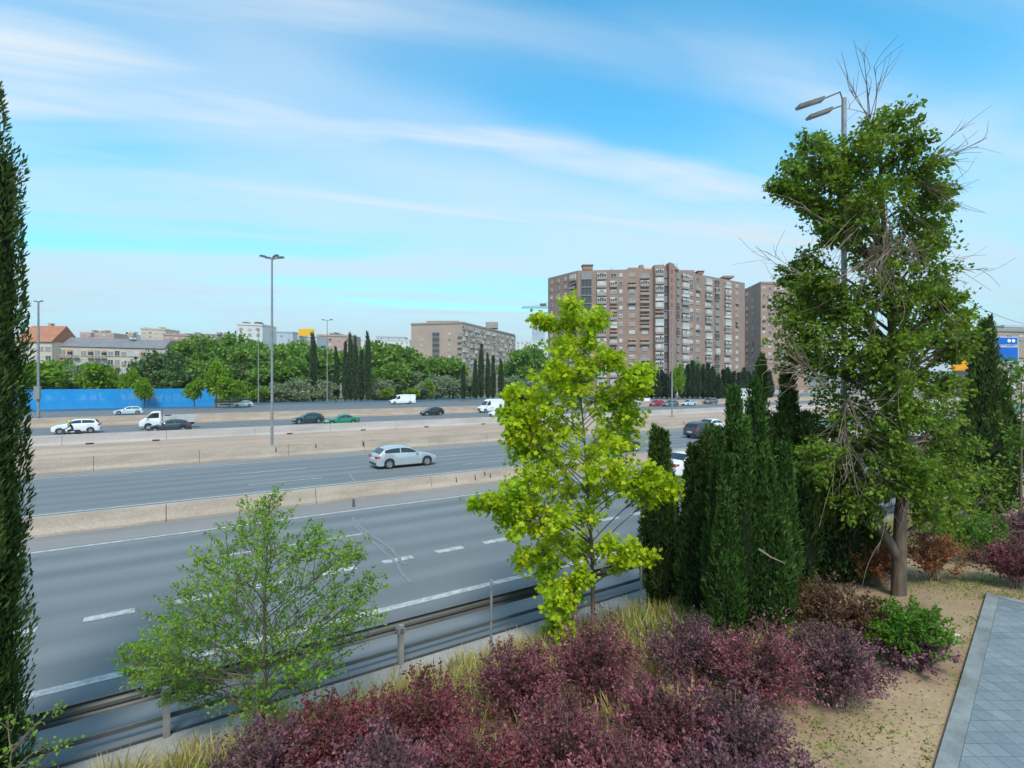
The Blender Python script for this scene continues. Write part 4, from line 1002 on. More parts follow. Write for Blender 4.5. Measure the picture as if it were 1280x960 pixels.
def vehicle(name, label, cat, pm, kind, L_, W_, pos, heading=1, group=None, wheels=(.175, .80), R=.325, rim='rim', yaw=0.0, hs=1.0, detail=True):
    S = SPEC[kind]; u, d = pos
    root = empty(name, (*xy_of(u, d), 0.0), RZ + (0 if heading > 0 else math.pi) + yaw); tag(root, label, cat, group)
    tp = np.array(S['top']); tp[:, 1] *= hs
    fs = set(np.linspace(0, 1, 46)) | set(tp[:, 0])
    for w in wheels:
        for a in np.linspace(0, math.pi, 11): fs.add(w + (R + .055) * math.cos(a) / L_)
        fs.add(w - (R + .056) / L_); fs.add(w + (R + .056) / L_)
    fs = sorted(f for f in fs if 0 <= f <= 1)
    def ztop(f):
        k = .012
        return float(np.mean([np.interp(min(1, max(0, f + o)), tp[:, 0], tp[:, 1]) for o in (-k, 0, k)])) if .02 < f < .98 else float(np.interp(f, tp[:, 0], tp[:, 1]))
    def half(f): return W_ / 2 * (1 - .20 * max(0, (.10 - f) / .10) ** 2 - .12 * max(0, (f - .92) / .08) ** 2)
    def zlow(f):
        z = S['zb'] + .10 * max(0, (.06 - f) / .06) ** 2 + .12 * max(0, (f - .95) / .05) ** 2
        for w in wheels:
            dx = (f - w) * L_
            if abs(dx) < R + .055: z = max(z, R + math.sqrt(max(0, (R + .055) ** 2 - dx * dx)))
        return z
    roofk = .76 if kind in ('hatch', 'sedan') else (.80 if kind == 'suv' else .90)
    rows = []
    for f in fs:
        w = half(f); zt = ztop(f); zb = zlow(f); belt = min((S['belt'][0] + S['belt'][1] * f) * hs, zt - .035)
        zb = min(zb, belt - .06)
        g = max(0.0, min(1.0, (zt - belt) / (S['H'] * hs - belt)))
        wr = w * (.93 - (.93 - roofk) * g)
        zm = zb + (belt - zb) * .5
        rows.append([(0, zb), (w * .90, zb), (w * .985, zb + .05 * (belt - zb)), (w, zm), (w * .985, belt - .05 * (belt - zb)), (w * .955, belt), (wr, zt - .045 - .02 * g), (wr - .05 - .04 * g, zt - .008), (wr * .5, zt + .008), (0, zt + .012)])
    k = len(rows[0]); mb = MB()
    for sgn in (1, -1):
        b = len(mb.v)
        for f, r in zip(fs, rows): mb.v += [(L_ * (.5 - f), sgn * y, z) for y, z in r]
        for i in range(len(fs) - 1):
            for j in range(k - 1): mb.f.append((b + i * k + j, b + (i + 1) * k + j, b + (i + 1) * k + j + 1, b + i * k + j + 1)); mb.mi.append(0)
        for i in (0, len(fs) - 1): mb.f.append(tuple(b + i * k + j for j in range(k))); mb.mi.append(0)
    me = mb.mesh('body', MATS[pm]); bm = bmesh.new(); bm.from_mesh(me); bmesh.ops.remove_doubles(bm, verts=bm.verts, dist=.002); bmesh.ops.recalc_face_normals(bm, faces=bm.faces); bm.to_mesh(me); bm.free()
    me.shade_smooth(); me.set_sharp_from_angle(angle=math.radians(38)); link('body', me, root)
    def row(f):
        i = int(np.clip(np.searchsorted(fs, f), 1, len(fs) - 1)); t = (f - fs[i - 1]) / max(1e-6, fs[i] - fs[i - 1])
        return [tuple(a + (b - a) * t for a, b in zip(p, q)) for p, q in zip(rows[i - 1], rows[i])]
    # glass follows the body's own surface, a few millimetres proud
    def side_glass(f0, f1, sgn, nm='side_window'):
        g = MB(); q = [f for f in np.linspace(f0, f1, 16)]
        for f in q:
            r = row(f); (ya, za), (yb, zb) = r[5], r[6]
            lo, hi = .10, .86
            g.v += [(L_ * (.5 - f), sgn * (ya + (yb - ya) * lo + .012), za + (zb - za) * lo), (L_ * (.5 - f), sgn * (ya + (yb - ya) * hi + .012), za + (zb - za) * hi)]
        for i in range(len(q) - 1): g.f.append((2 * i, 2 * i + 2, 2 * i + 3, 2 * i + 1)); g.mi.append(0)
        return g.build(nm, MATS['car_glass'], root)
    def top_glass(f0, f1, nm):
        g = MB(); q = np.linspace(f0, f1, 7)
        for f in q:
            r = row(f)
            for y, z in ((-r[7][0], r[7][1]), (-r[8][0], r[8][1]), (0, r[9][1]), (r[8][0], r[8][1]), (r[7][0], r[7][1])): g.v.append((L_ * (.5 - f) + (.010 if f0 < .5 else -.010), y, z + .012))
        for i in range(len(q) - 1):
            for j in range(4): g.f.append((5 * i + j, 5 * i + j + 1, 5 * i + 6 + j, 5 * i + 5 + j)); g.mi.append(0)
        return g.build(nm, MATS['car_glass'], root, 60)
    a, b = S['sw']
    for sgn in (1, -1):
        if kind in ('hatch', 'suv', 'sedan'):
            m_ = a + (b - a) * .50
            side_glass(a + .02, m_ - .008, sgn); side_glass(m_ + .008, b - .035, sgn)
        else: side_glass(a, b, sgn)
    top_glass(*S['ws'], 'windshield')
    if S['rw']: top_glass(*S['rw'], 'rear_window')
    # wheels
    if kind != 'cab':
        for w in wheels:
            for sgn in (1, -1):
                yo = W_ / 2 - .015; x = L_ * (.5 - w)
                o = MB().lathe([(R * .62, -.09), (R * .9, -.10), (R, -.07), (R, .07), (R * .9, .10), (R * .62, .09)], axis='y', n=22, c=(x, sgn * (yo - .10), R)).build('wheel', MATS['tyre'], root, 40)
                rb = MB(); rb.lathe([(.001, .07), (R * .16, .075), (R * .2, .05), (R * .52, .055), (R * .6, .085), (R * .66, .085), (R * .66, -.05)], axis='y', n=22)
                for q in range(5):
                    an = q * 2 * math.pi / 5; M = Matrix.Rotation(an, 4, 'Y'); rb.box(R * .15, R * .60, .055, .085, -.035, .035, M)
                M = Matrix.Translation((x, sgn * (yo - .10), R)) @ Matrix.Scale(sgn, 4, (0, 1, 0)); rb.v = [tuple(M @ Vector(p)) for p in rb.v]
                rb.build('rim', MATS[rim], o, 40)
    if detail:
        # lamps wrap the corners: patches of the body surface set proud
        def patch(f0, f1, j0, t0, t1, sgn, m, nm, push=.012, fx=0.0):
            g = MB(); q = np.linspace(f0, f1, 5)
            for f in q:
                r = row(f); (ya, za), (yb, zb) = r[j0], r[j0 + 2]
                for t in (t0, t1): g.v.append((L_ * (.5 - f) + fx, sgn * (ya + (yb - ya) * t + push), za + (zb - za) * t))
            for i in range(4): g.f.append((2 * i, 2 * i + 2, 2 * i + 3, 2 * i + 1)); g.mi.append(0)
            return g.build(nm, MATS[m], root)
        zf = ztop(.03); zr_ = min((S['belt'][0] + .08) * hs, ztop(.97)) 
        tall = kind in ('van', 'minivan')
        for sgn in (1, -1):
            x = L_ / 2; w0 = half(0.0)
            hb = MB(); hb.v += [(x + .012, sgn * w0 * .52, zf - .14), (x + .012, sgn * w0 * .97, zf - .12), (x - .30, sgn * (half(.07) + .008), zf - .03), (x - .28, sgn * (half(.07) + .008), zf - .12), (x - .04, sgn * w0 * .55, zf - .03), (x - .08, sgn * w0 * 1.0, zf - .015)]
            hb.f += [(0, 1, 5, 4), (1, 3, 2, 5)]; hb.mi += [0, 0]; hb.build('headlight', MATS['head_clear'], root)
            w1 = half(1.0); z0, z1 = (zr_ - .22, zr_ - .05) if not tall else (.95, 1.5)
            if kind != 'cab':
                tb = MB(); ins = .62 if not tall else .86
                tb.v += [(-x - .012, sgn * w1 * ins, z0 + .05), (-x - .012, sgn * w1 * .98, z0), (-x - .012, sgn * w1 * .98, z1), (-x - .012, sgn * w1 * ins, z1 - .01), (-x + .24, sgn * (half(.945) + .01), z1), (-x + .20, sgn * (half(.945) + .01), z0 + .05)]
                tb.f += [(0, 1, 2, 3), (1, 5, 4, 2)]; tb.mi += [0, 0]; tb.build('tail_light', MATS['tail_red'], root)
            mz = row(S['sw'][0] + .02)[5]
            MB().box(L_ * (.5 - S['sw'][0]) - .18, L_ * (.5 - S['sw'][0]) - .02, sgn * (mz[0] + .10) - .09, sgn * (mz[0] + .10) + .09, mz[1] + .0, mz[1] + .13 * (2 if tall else 1)).build('wing_mirror', MATS[pm], root)
            if kind != 'cab':
                sb = MB(); sb.box(L_ * (.5 - wheels[1]) + R + .08, L_ * (.5 - wheels[0]) - R - .08, sgn * (W_ / 2 - .05) - .02, sgn * (W_ / 2 - .05) + .035, S['zb'] - .015, S['zb'] + .07); sb.build('sill', MATS['trim_black'], root)
        MB().box(L_ / 2 - .03, L_ / 2 + .015, -half(0) * .62, half(0) * .62, S['zb'] + .12, zf - .20).build('grille', MATS['trim_black'], root)
        if kind != 'cab':
            MB().box(-L_ / 2 - .016, -L_ / 2 + .02, -.26, .26, .62 if not tall else .55, .74 if not tall else .67).build('number_plate', MATS['plate'], root)
            MB().box(-L_ / 2 - .014, -L_ / 2 + .04, -half(1) * .86, half(1) * .86, S['zb'] + .13, S['zb'] + .24).build('rear_bumper', MATS['trim_black'], root)
        if kind == 'suv':
            for sgn in (1, -1): MB().tube([(L_ * .03, sgn * W_ * .36, S['H'] * hs + .0), (-L_ * .02, sgn * W_ * .36, S['H'] * hs + .04), (-L_ * .30, sgn * W_ * .36, S['H'] * hs + .02), (-L_ * .34, sgn * W_ * .36, S['H'] * hs - .06)], .02, n=5).build('roof_rail', MATS['galv'], root)
    return root
def at(px, d): return (u_at(px, d), d)
G2, G3 = 'cars on the two near carriageways', 'traffic on the far carriageway'
vehicle('hatchback', 'silver hatchback driving alone on the second carriageway, the largest car in view', 'car', 'paint_silver', 'hatch', 4.35, 1.80, at(504, 34.9), 1, G2)
vehicle('hatchback', 'dark car half hidden behind the right edge of the lime tree on the second carriageway', 'car', 'paint_navy', 'hatch', 4.2, 1.76, at(771, 32.3), 1, G2)
vehicle('suv', 'black estate-like SUV with red tail lights above the small cypresses on the second carriageway', 'car', 'paint_dark', 'suv', 4.45, 1.84, at(879, 35.6), 1, G2)
vehicle('sedan', 'white car just beyond the black SUV on the second carriageway', 'car', 'paint_white', 'sedan', 4.5, 1.8, at(891, 40.0), 1, G2)
vehicle('sedan', 'white saloon with red tail lights partly hidden by the small cypresses on the nearest carriageway', 'car', 'paint_white', 'sedan', 4.6, 1.82, at(862, 21.8), 1, G2)
vehicle('suv', 'white SUV with black glass and roof rails at the far left', 'car', 'paint_white', 'suv', 4.35, 1.84, at(96, 77.8), -1, G3, rim='rim')
vehicle('hatchback', 'dark grey car with a red tail light in front of the white tipper truck', 'car', 'paint_dark', 'hatch', 4.4, 1.8, at(212, 73.6), -1, G3)
vehicle('hatchback', 'dark teal hatchback just left of the green car', 'car', 'paint_teal', 'hatch', 4.2, 1.78, at(385, 79.0), -1, G3)
vehicle('sedan', 'bright green low car partly hidden by the pale barrier', 'car', 'paint_green', 'sedan', 4.5, 1.8, at(427, 73.2), -1, G3)
vehicle('hatchback', 'black hatchback driving alone below the white van, right of the green car', 'car', 'paint_black', 'hatch', 4.1, 1.76, at(540, 85.6), -1, G3)
vehicle('panel_van', 'white high-roofed van coming from behind the lime tree on the far carriageway', 'van', 'paint_white', 'van', 5.9, 2.0, at(615, 88.0), -1, G3, wheels=(.16, .78), R=.35)
vehicle('hatchback', 'white car in front of the white van, partly behind barrier and lime tree', 'car', 'paint_white', 'hatch', 4.2, 1.78, at(626, 76.5), -1, G3)
vehicle('panel_van', 'long white van on the service road below the olive trees', 'van', 'paint_white', 'van', 7.0, 2.05, at(503, 134.0), -1, 'vehicles on the service road', wheels=(.14, .76), R=.36)
vehicle('hatchback', 'pale blue car in front of the blue hoarding', 'car', 'paint_lightblue', 'hatch', 4.4, 1.8, at(161, 118), -1, 'vehicles on the service road')
vehicle('hatchback', 'pale car at the right end of the blue hoarding beneath a young tree', 'car', 'paint_lightblue', 'hatch', 4.2, 1.76, at(304, 139), -1, 'vehicles on the service road')
vehicle('small_van', 'white small van right behind the lime tree, in front of the red car', 'van', 'paint_white', 'minivan', 4.8, 1.85, at(802, 93.5), -1, G3, wheels=(.17, .79))
vehicle('hatchback', 'red car between the white small van and the dark car near the right lamp mast', 'car', 'paint_red', 'hatch', 4.1, 1.76, at(821, 88.6), -1, G3)
vehicle('hatchback', 'dark grey car just left of the right-hand median lamp mast', 'car', 'paint_grey', 'hatch', 4.3, 1.78, at(838, 85.5), -1, G3)
vehicle('suv', 'grey SUV alone on the far carriageway right of the median lamp mast', 'car', 'paint_grey', 'suv', 4.5, 1.84, at(888, 89.5), -1, G3)
vehicle('hatchback', 'pale low car between the dark grey car and the grey SUV', 'car', 'paint_lightblue', 'hatch', 4.2, 1.76, at(861, 85.5), -1, G3)

# white tipper truck
mat('truck_grey', (0.48, 0.48, 0.46), 0.6, var=0.2, scale=1.2)
u, d = at(214, 79.6)
root = vehicle('tipper_truck', 'white tipper truck with a grey dropside bed and a hoop behind the cab', 'truck', 'paint_white', 'cab', 2.3, 2.0, (u, d), -1, G3, wheels=(.42,), R=.37)
root.location = (*xy_of(u - 2.2, d), 0)
for x in (1.15 - .42 * 2.3 + .02, -3.35):
    for s in (1, -1):
        o = MB().lathe([(.22, -.1), (.34, -.11), (.37, -.08), (.37, .08), (.34, .11), (.22, .1)], axis='y', n=20, c=(x, s * .88, .37)).build('wheel', MATS['tyre'], root, 40)
        MB().lathe([(.001, .06), (.12, .07), (.22, .05), (.23, -.05)], axis='y', n=16, c=(x, s * .90 + (0 if s > 0 else -.1), .37)).build('rim', MATS['rim_dark'], o, 40)
MB().box(-4.7, -1.0, -.42, .42, .48, .68).build('chassis', MATS['trim_black'], root)
MB().box(-4.85, -1.30, -1.02, 1.02, .78, .92).build('bed_floor', MATS['truck_grey'], root)
for s in (1, -1):
    pb = MB(); pb.box(-4.85, -1.30, s * 1.0 - .03, s * 1.0 + .03, .93, 1.62)
    for x in (-4.8, -3.6, -2.5, -1.36): pb.box(x - .05, x + .05, s * 1.045 - .02, s * 1.045 + .02, .9, 1.64)
    pb.build('side_panel', MATS['truck_grey'], root)
MB().box(-4.88, -4.82, -.97, .97, .93, 1.62).build('tailgate', MATS['truck_grey'], root)
MB().tube([(-1.27, -.95, .93), (-1.27, -.95, 2.35), (-1.27, .95, 2.35), (-1.27, .95, .93)], .04, n=6).tube([(-1.27, -.95, 1.7), (-1.27, .95, 1.7)], .03, n=6).build('hoop', MATS['steel_dark'], root)
MB().box(-2.2, -1.5, -.6, .5, .95, 1.7).build('load_box', MATS['trim_black'], root)
for s in (1, -1): MB().box(-4.9, -4.86, s * .8 - .12, s * .8 + .12, .62, .74).build('tail_light', MATS['tail_red'], root)

# box truck far right, and a white lorry glimpsed behind the big tree
def box_truck(label, pos, heading, hbox, lbox, cab='paint_white'):
    u, d = pos
    r = vehicle('box_truck', label, 'truck', cab, 'cab', 2.3, 2.3, pos, heading, 'box trucks', wheels=(.45,), R=.42, hs=1.1)
    for x in (.12, -lbox - .0):
        for s in (1, -1): MB().lathe([(.01, -.1), (.4, -.11), (.43, -.08), (.43, .08), (.4, .11), (.01, .1)], axis='y', n=18, c=(x, s * 1.0, .43)).build('wheel', MATS['tyre'], r, 40)
    MB().box(-lbox - 1.2, -.9, -.45, .45, .55, .8).build('chassis', MATS['trim_black'], r)
    MB().box(-lbox - 1.3, -1.25, -1.2, 1.2, .85, hbox).build('cargo_box', MATS['paint_white'], r)
    for s in (1, -1):
        MB().box(-lbox - 1.33, -lbox - 1.302, s * .6 - .57, s * .6 + .57, .95, hbox - .1).build('rear_door', MATS['paint_white'], r)
        MB().box(-lbox - 1.33, -lbox - 1.29, s * 1.0 - .13, s * 1.0 + .13, .66, .8).build('tail_light', MATS['tail_red'], r)
    return r
box_truck('white box truck far away on the far carriageway, peeping over the cypress tips', at(925, 96), -1, 4.0, 6.0)
box_truck('white lorry glimpsed in patches through the lower crown of the big scruffy tree', at(1165, 21.5), 1, 3.9, 5.5)

# motorcycle and rider
mat('leather', (0.025, 0.028, 0.032), 0.6); mat('helmet_lime', (0.50, 0.62, 0.03), 0.3); mat('skin', (0.45, 0.28, 0.2), 0.6)
u, d = at(88, 71.0); bx, by = xy_of(u, d)
root = empty('motorcycle', (bx, by, 0), RZ + math.pi); tag(root, 'dark scooter-like motorcycle in front of the white SUV, with a rider on it', 'motorcycle')
for x in (.68, -.68):
    o = MB().lathe([(.20, -.05), (.27, -.065), (.30, -.03), (.30, .03), (.27, .065), (.20, .05)], axis='y', n=20, c=(x, 0, .30)).build('wheel', MATS['tyre'], root, 40)
    rb = MB().lathe([(.20, -.03), (.215, .0), (.20, .03), (.18, 0)], axis='y', n=18, c=(x, 0, .30))
    for q in range(5): a = q * 1.2566; rb.tube([(x, 0, .3), (x + .2 * math.cos(a), 0, .3 + .2 * math.sin(a))], .014, n=5)
    rb.build('rim', MATS['rim_dark'], o)
fb = MB(); fb.sweep([(-.17, .45), (-.20, .62), (-.12, .78), (.12, .78), (.20, .62), (.17, .45)], -.35, .25); fb.build('engine_fairing', MATS['paint_navy'], root)
sb = MB(); sb.add([(.72, -.05, .55), (.72, .05, .55), (.42, -.2, .62), (.42, .2, .62), (.62, -.12, .95), (.62, .12, .95), (.40, -.16, 1.0), (.40, .16, 1.0)], [(0, 1, 5, 4), (0, 4, 6, 2), (1, 3, 7, 5), (4, 5, 7, 6), (0, 2, 3, 1), (2, 6, 7, 3)]); sb.build('front_fairing', MATS['paint_navy'], root)
MB().add([(.60, -.13, .96), (.60, .13, .96), (.42, -.11, 1.22), (.42, .11, 1.22)], [(0, 1, 3, 2)]).build('windscreen', MATS['car_glass'], root)
MB().sweep([(-.14, .78), (-.15, .86), (.15, .86), (.14, .78)], -.80, .10).build('seat', MATS['leather'], root)
tb = MB(); tb.box(-.85, -.35, -.16, .16, .52, .76); tb.build('tail', MATS['paint_navy'], root); MB().box(-.88, -.852, -.1, .1, .64, .72).build('tail_light', MATS['tail_red'], root)
for s in (1, -1): MB().tube([(.68, s * .09, .3), (.46, s * .09, .98)], .025, n=6).build('fork', MATS['galv'], root)
MB().tube([(.30, -.36, 1.02), (.42, -.12, 1.04), (.42, .12, 1.04), (.30, .36, 1.02)], .016, n=6).build('handlebar', MATS['trim_black'], root)
MB().tube([(-.1, -.2, .32), (-.8, -.22, .42)], .05, .06, n=8).build('exhaust', MATS['galv'], root)
MB().box(.70, .725, -.07, .07, .74, .86).build('headlight', MATS['head_clear'], root)
# seated rider: one skinned body
pe = empty('person', (bx, by, 0), RZ + math.pi); tag(pe, 'motorcycle rider in dark clothes with a lime yellow helmet, leaning forward on the motorcycle', 'person')
V = [(-.22, 0, .92), (-.14, 0, 1.12), (-.04, 0, 1.34), (.02, 0, 1.46), (.06, 0, 1.56), (.09, 0, 1.66)]
E = [(i, i + 1) for i in range(5)]; Rr = [(.16, .13), (.15, .12), (.17, .12), (.10, .09), (.06, .06), (.09, .10)]
for s in (1, -1):
    b = len(V); V += [(.0, s * .19, 1.40), (.13, s * .27, 1.20), (.30, s * .30, 1.06), (.36, s * .29, 1.03)]
    E += [(2, b), (b, b + 1), (b + 1, b + 2), (b + 2, b + 3)]; Rr += [(.07, .07), (.052, .052), (.038, .038), (.045, .03)]
    b = len(V); V += [(-.18, s * .12, .90), (.20, s * .22, .84), (.02, s * .23, .46), (.0, s * .23, .36), (.16, s * .24, .34)]
    E += [(0, b), (b, b + 1), (b + 1, b + 2), (b + 2, b + 3), (b + 3, b + 4)]; Rr += [(.11, .11), (.075, .075), (.055, .055), (.05, .05), (.04, .035)]
me = bpy.data.meshes.new('body'); me.from_pydata(V, E, []); ob = link('body', me, pe); me.materials.append(MATS['leather'])
md = ob.modifiers.new('skin', 'SKIN'); me.skin_vertices[0].data[0].use_root = True
for i, r in enumerate(Rr): me.skin_vertices[0].data[i].radius = r
ss = ob.modifiers.new('sub', 'SUBSURF'); ss.levels = ss.render_levels = 2; md.use_smooth_shade = True
hm = MB().lathe([(.001, -.17), (.09, -.16), (.125, -.08), (.14, .02), (.125, .10), (.08, .155), (.001, .17)], n=16, c=(.10, 0, 1.70)); he = hm.build('helmet', MATS['helmet_lime'], pe, 60)
vz = MB(); 
for i in range(7):
    a = -1.0 + i * 2 / 6; vz.v += [(.10 + .143 * math.cos(a), .143 * math.sin(a), 1.67), (.10 + .146 * math.cos(a), .146 * math.sin(a), 1.755)]
for i in range(6): vz.f.append((2 * i, 2 * i + 2, 2 * i + 3, 2 * i + 1)); vz.mi.append(0)
vz.build('visor', MATS['car_glass'], he, 60)
# ------------------------------------------------------------------ vegetation, near
def rel(px, py, Y, base, dy=0.0): return (PX(px, Y + dy) - base[0], Y + dy - base[1], PZ(py, Y + dy) - base[2])
GROW = 1.0
def blobs_px(lst, Y, base, depth, rg, squash=1.0):
    out = []
    for b in lst:
        px, py, r = b[:3]; q = b[3] if len(b) > 3 else 1.0; dy = q * depth if q < 0 else rg.uniform(-depth, depth) * q
        rr = r * Y / F * GROW; out.append((rel(px, py, Y, base, dy), (rr, rr * 1.15, rr * squash)))
    return out
# lime-green young tree, centre
rg = np.random.default_rng(11)
Y = 11.2; bx = PX(741, Y); base = (bx, Y, th(bx, Y) - .05)
tr = [rel(px, py, Y, base) for px, py in ((741, 795), (741, 740), (740, 690), (735, 620), (730, 540), (722, 460), (714, 375))]
tr[0] = (0, 0, -.15)
GROW = 1.07
BL = [(715, 380, 13), (708, 400, 17), (722, 405, 18), (748, 398, 12), (741, 420, 16), (700, 430, 24), (722, 440, 26), (690, 465, 26), (742, 455, 22), (765, 445, 12), (771, 452, 10), (672, 400, 7, .3), (680, 402, 7, .3),
 (712, 480, 32), (680, 505, 32), (742, 500, 34), (660, 530, 26), (700, 535, 36), (768, 500, 22), (790, 490, 20), (765, 535, 34), (802, 478, 14), (790, 520, 20),
 (806, 462, 10), (638, 492, 9, .4), (637, 512, 14, .5), (648, 530, 16), (655, 560, 24), (690, 575, 36), (735, 570, 38), (775, 560, 24), (640, 545, 12),
 (668, 600, 28), (705, 610, 34), (745, 610, 30), (645, 620, 24), (618, 628, 18, .5), (597, 628, 12, .4), (630, 645, 18), (655, 650, 26), (690, 645, 30), (735, 650, 22),
 (780, 600, 18), (800, 605, 18), (822, 605, 18, .5), (840, 612, 13, .4), (812, 590, 12), (770, 588, 16),
 (705, 680, 26), (680, 700, 22), (655, 700, 16), (728, 690, 20), (760, 685, 14), (785, 690, 14), (808, 695, 12, .5), (775, 705, 14),
 (690, 735, 20), (712, 745, 20), (700, 765, 18), (725, 722, 16), (705, 790, 12), (685, 800, 12)]
blob_tree('lime_tree', 'slender bright lime-green tree standing by the guard rail in the middle', 'tree', base, tr, blobs_px(BL, Y, base, .75, rg), MATS['leaf_lime'], MATS['bark'], leaf=.105, shape='star', per=12.5, tw=18, r0=.05, rg=rg, droop=.25, tlen=1.05)
# scruffy big tree, right
rg = np.random.default_rng(12)
Y = 12.4; bx = PX(1123, Y); base = (bx, Y, th(bx, Y) - .05)
tr = [rel(px, py, Y, base) for px, py in ((1125, 750), (1124, 700), (1126, 640), (1132, 590), (1128, 520), (1116, 430), (1108, 330), (1102, 240), (1098, 150))]
tr[0] = (0, 0, -.2)
GROW = 1.06
BT = [(1122, 150, 20), (1098, 165, 22), (1075, 195, 26), (1140, 175, 22), (1112, 190, 30), (1160, 205, 20), (1010, 178, 13, .6), (1015, 198, 20), (1035, 215, 24), (992, 208, 14, .6), (972, 232, 11, .5), (985, 240, 11, .5), (1050, 240, 28),
 (1090, 225, 36), (1135, 220, 34), (1160, 250, 28), (1178, 240, 13), (1050, 275, 26), (1020, 262, 16), (1090, 270, 36), (1140, 275, 34), (1172, 290, 24), (1028, 295, 13), (1110, 310, 34), (1160, 322, 24), (1080, 315, 20),
 (1006, 325, 12, .6), (992, 345, 14, .6), (1000, 368, 24), (1022, 355, 16), (985, 380, 16), (1030, 385, 28), (1070, 375, 30), (1110, 355, 36), (1155, 360, 32), (1180, 355, 13), (1185, 385, 20), (1205, 400, 12), (1205, 425, 14), (1190, 440, 14),
 (1000, 415, 30), (1040, 425, 36), (1085, 415, 40), (1130, 405, 42), (1165, 420, 34), (1010, 455, 28), (1060, 470, 36), (1110, 465, 40), (1155, 465, 34), (1185, 480, 18), (1050, 510, 32), (1090, 515, 36), (1140, 515, 38), (1175, 520, 26),
 (1025, 540, 26), (1060, 555, 32), (1105, 565, 34), (1150, 565, 36), (1190, 565, 28), (1015, 580, 22), (1050, 600, 30), (1090, 605, 26), (1165, 610, 32), (1200, 600, 22), (1188, 640, 20), (1160, 645, 14), (1070, 635, 22), (1030, 625, 20)]
BT += [(1055, 195, 20, -.5), (1052, 240, 20, -.5), (1058, 290, 16, -.4), (1115, 470, 26, -.9), (1130, 510, 26, -.8), (1115, 550, 26, -.8), (1135, 580, 24, -.9), (1105, 600, 22, -.8), (1145, 610, 18, -.9), (1120, 430, 26, -.9), (1120, 380, 24, -.8)]
dead = []
for (a, b, w) in (((1165, 200), (1215, 185), 7), ((1150, 230), (1195, 245), 5), ((1085, 150), (1080, 95), 7), ((1120, 300), (1100, 350), 18), ((1090, 310), (1120, 350), 16), ((1100, 250), (1075, 330), 12), ((1110, 300), (1115, 380), 10),
                  ((1010, 460), (985, 430), 10), ((1030, 480), (1000, 470), 8), ((1060, 500), (1075, 560), 9), ((1055, 540), (1065, 600), 9), ((1175, 335), (1215, 350), 5), ((1000, 340), (965, 320), 4), ((1140, 420), (1080, 470), 6), ((1120, 600), (1090, 640), 5), ((1070, 300), (1040, 250), 6)):
    dead.append((rel(*a, Y, base, -.4), rel(*b, Y, base, -.9), w))
bt = blob_tree('scruffy_tree', 'big scruffy broadleaf tree with bare brown twigs, rising high at the right', 'tree', base, tr, blobs_px(BT, Y, base, 1.0, rg), MATS['leaf_tree'], MATS['bark_grey'], leaf=.10, shape='oval', per=13.0, tw=26, r0=.165, rg=rg, dead=dead, droop=.35, tlen=1.24, flat=.4)
lm = MB(); lm.tube([rel(px, py, Y, base) for px, py in ((1124, 700), (1108, 672), (1096, 655), (1088, 630), (1075, 590), (1060, 540))], .12, .05, n=10)
lm.build('limb', MATS['bark_grey'], bt, 60)
# airy small tree, left foreground
rg = np.random.default_rng(13)
Y = 7.9; bx = PX(328, Y); base = (bx, Y, th(bx, Y) - .05)
tr = [(0, 0, -.15)] + [rel(px, py, Y, base) for px, py in ((330, 900), (332, 830), (330, 760), (334, 690), (336, 630))]
GROW = .95
BE = [(335, 632, 14), (330, 655, 20), (305, 665, 18), (318, 690, 28), (345, 690, 26), (285, 690, 18), (265, 715, 22), (295, 725, 30), (330, 730, 34), (365, 720, 28), (385, 690, 16), (400, 675, 12), (425, 700, 18), (440, 690, 10), (410, 730, 24), (440, 745, 20), (465, 735, 12), (455, 770, 14),
 (245, 735, 16), (240, 765, 22), (275, 765, 30), (310, 770, 34), (345, 775, 34), (380, 770, 30), (410, 785, 22), (440, 800, 14), (215, 790, 18), (195, 800, 16), (175, 815, 14), (155, 828, 9), (225, 815, 22), (260, 810, 28), (295, 815, 32), (330, 820, 32), (365, 820, 26), (400, 830, 20),
 (200, 835, 18), (235, 845, 22), (185, 850, 14), (270, 855, 24), (305, 860, 26), (340, 865, 26), (375, 860, 18), (420, 830, 12), (320, 895, 20), (345, 900, 16), (300, 890, 14), (160, 845, 8), (210, 870, 13), (245, 875, 14)]
blob_tree('elm_sapling', 'airy small green tree with fine leaves in front of the motorway at the lower left', 'tree', base, tr, blobs_px(BE, Y, base, .8, rg), MATS['leaf_elm'], MATS['bark'], leaf=.05, shape='oval', per=6.5, tw=15, r0=.034, rg=rg, droop=-.3, tlen=2.0, rise=.5, lift=.1)
# foliage of the same plant kind reaching in at the lower left corner
rg = np.random.default_rng(14)
Y = 5.6; bx = PX(-10, Y); base = (bx, Y, th(bx, Y) - .05)
GROW = 1.0
BW = [(40, 905, 14), (70, 885, 10), (25, 925, 20), (60, 930, 16), (90, 925, 10), (20, 960, 20), (50, 965, 18), (10, 895, 12)]
blob_tree('weedy_sapling', 'sparse leafy sapling at the lower left corner in front of the tall cypress', 'shrub', base, [(0, 0, -.1), (.05, 0, .5), rel(15, 940, Y, base)], blobs_px(BW, Y, base, .3, rg), MATS['leaf_elm'], MATS['bark'], leaf=.05, per=1.5, tw=7, r0=.025, rg=rg)

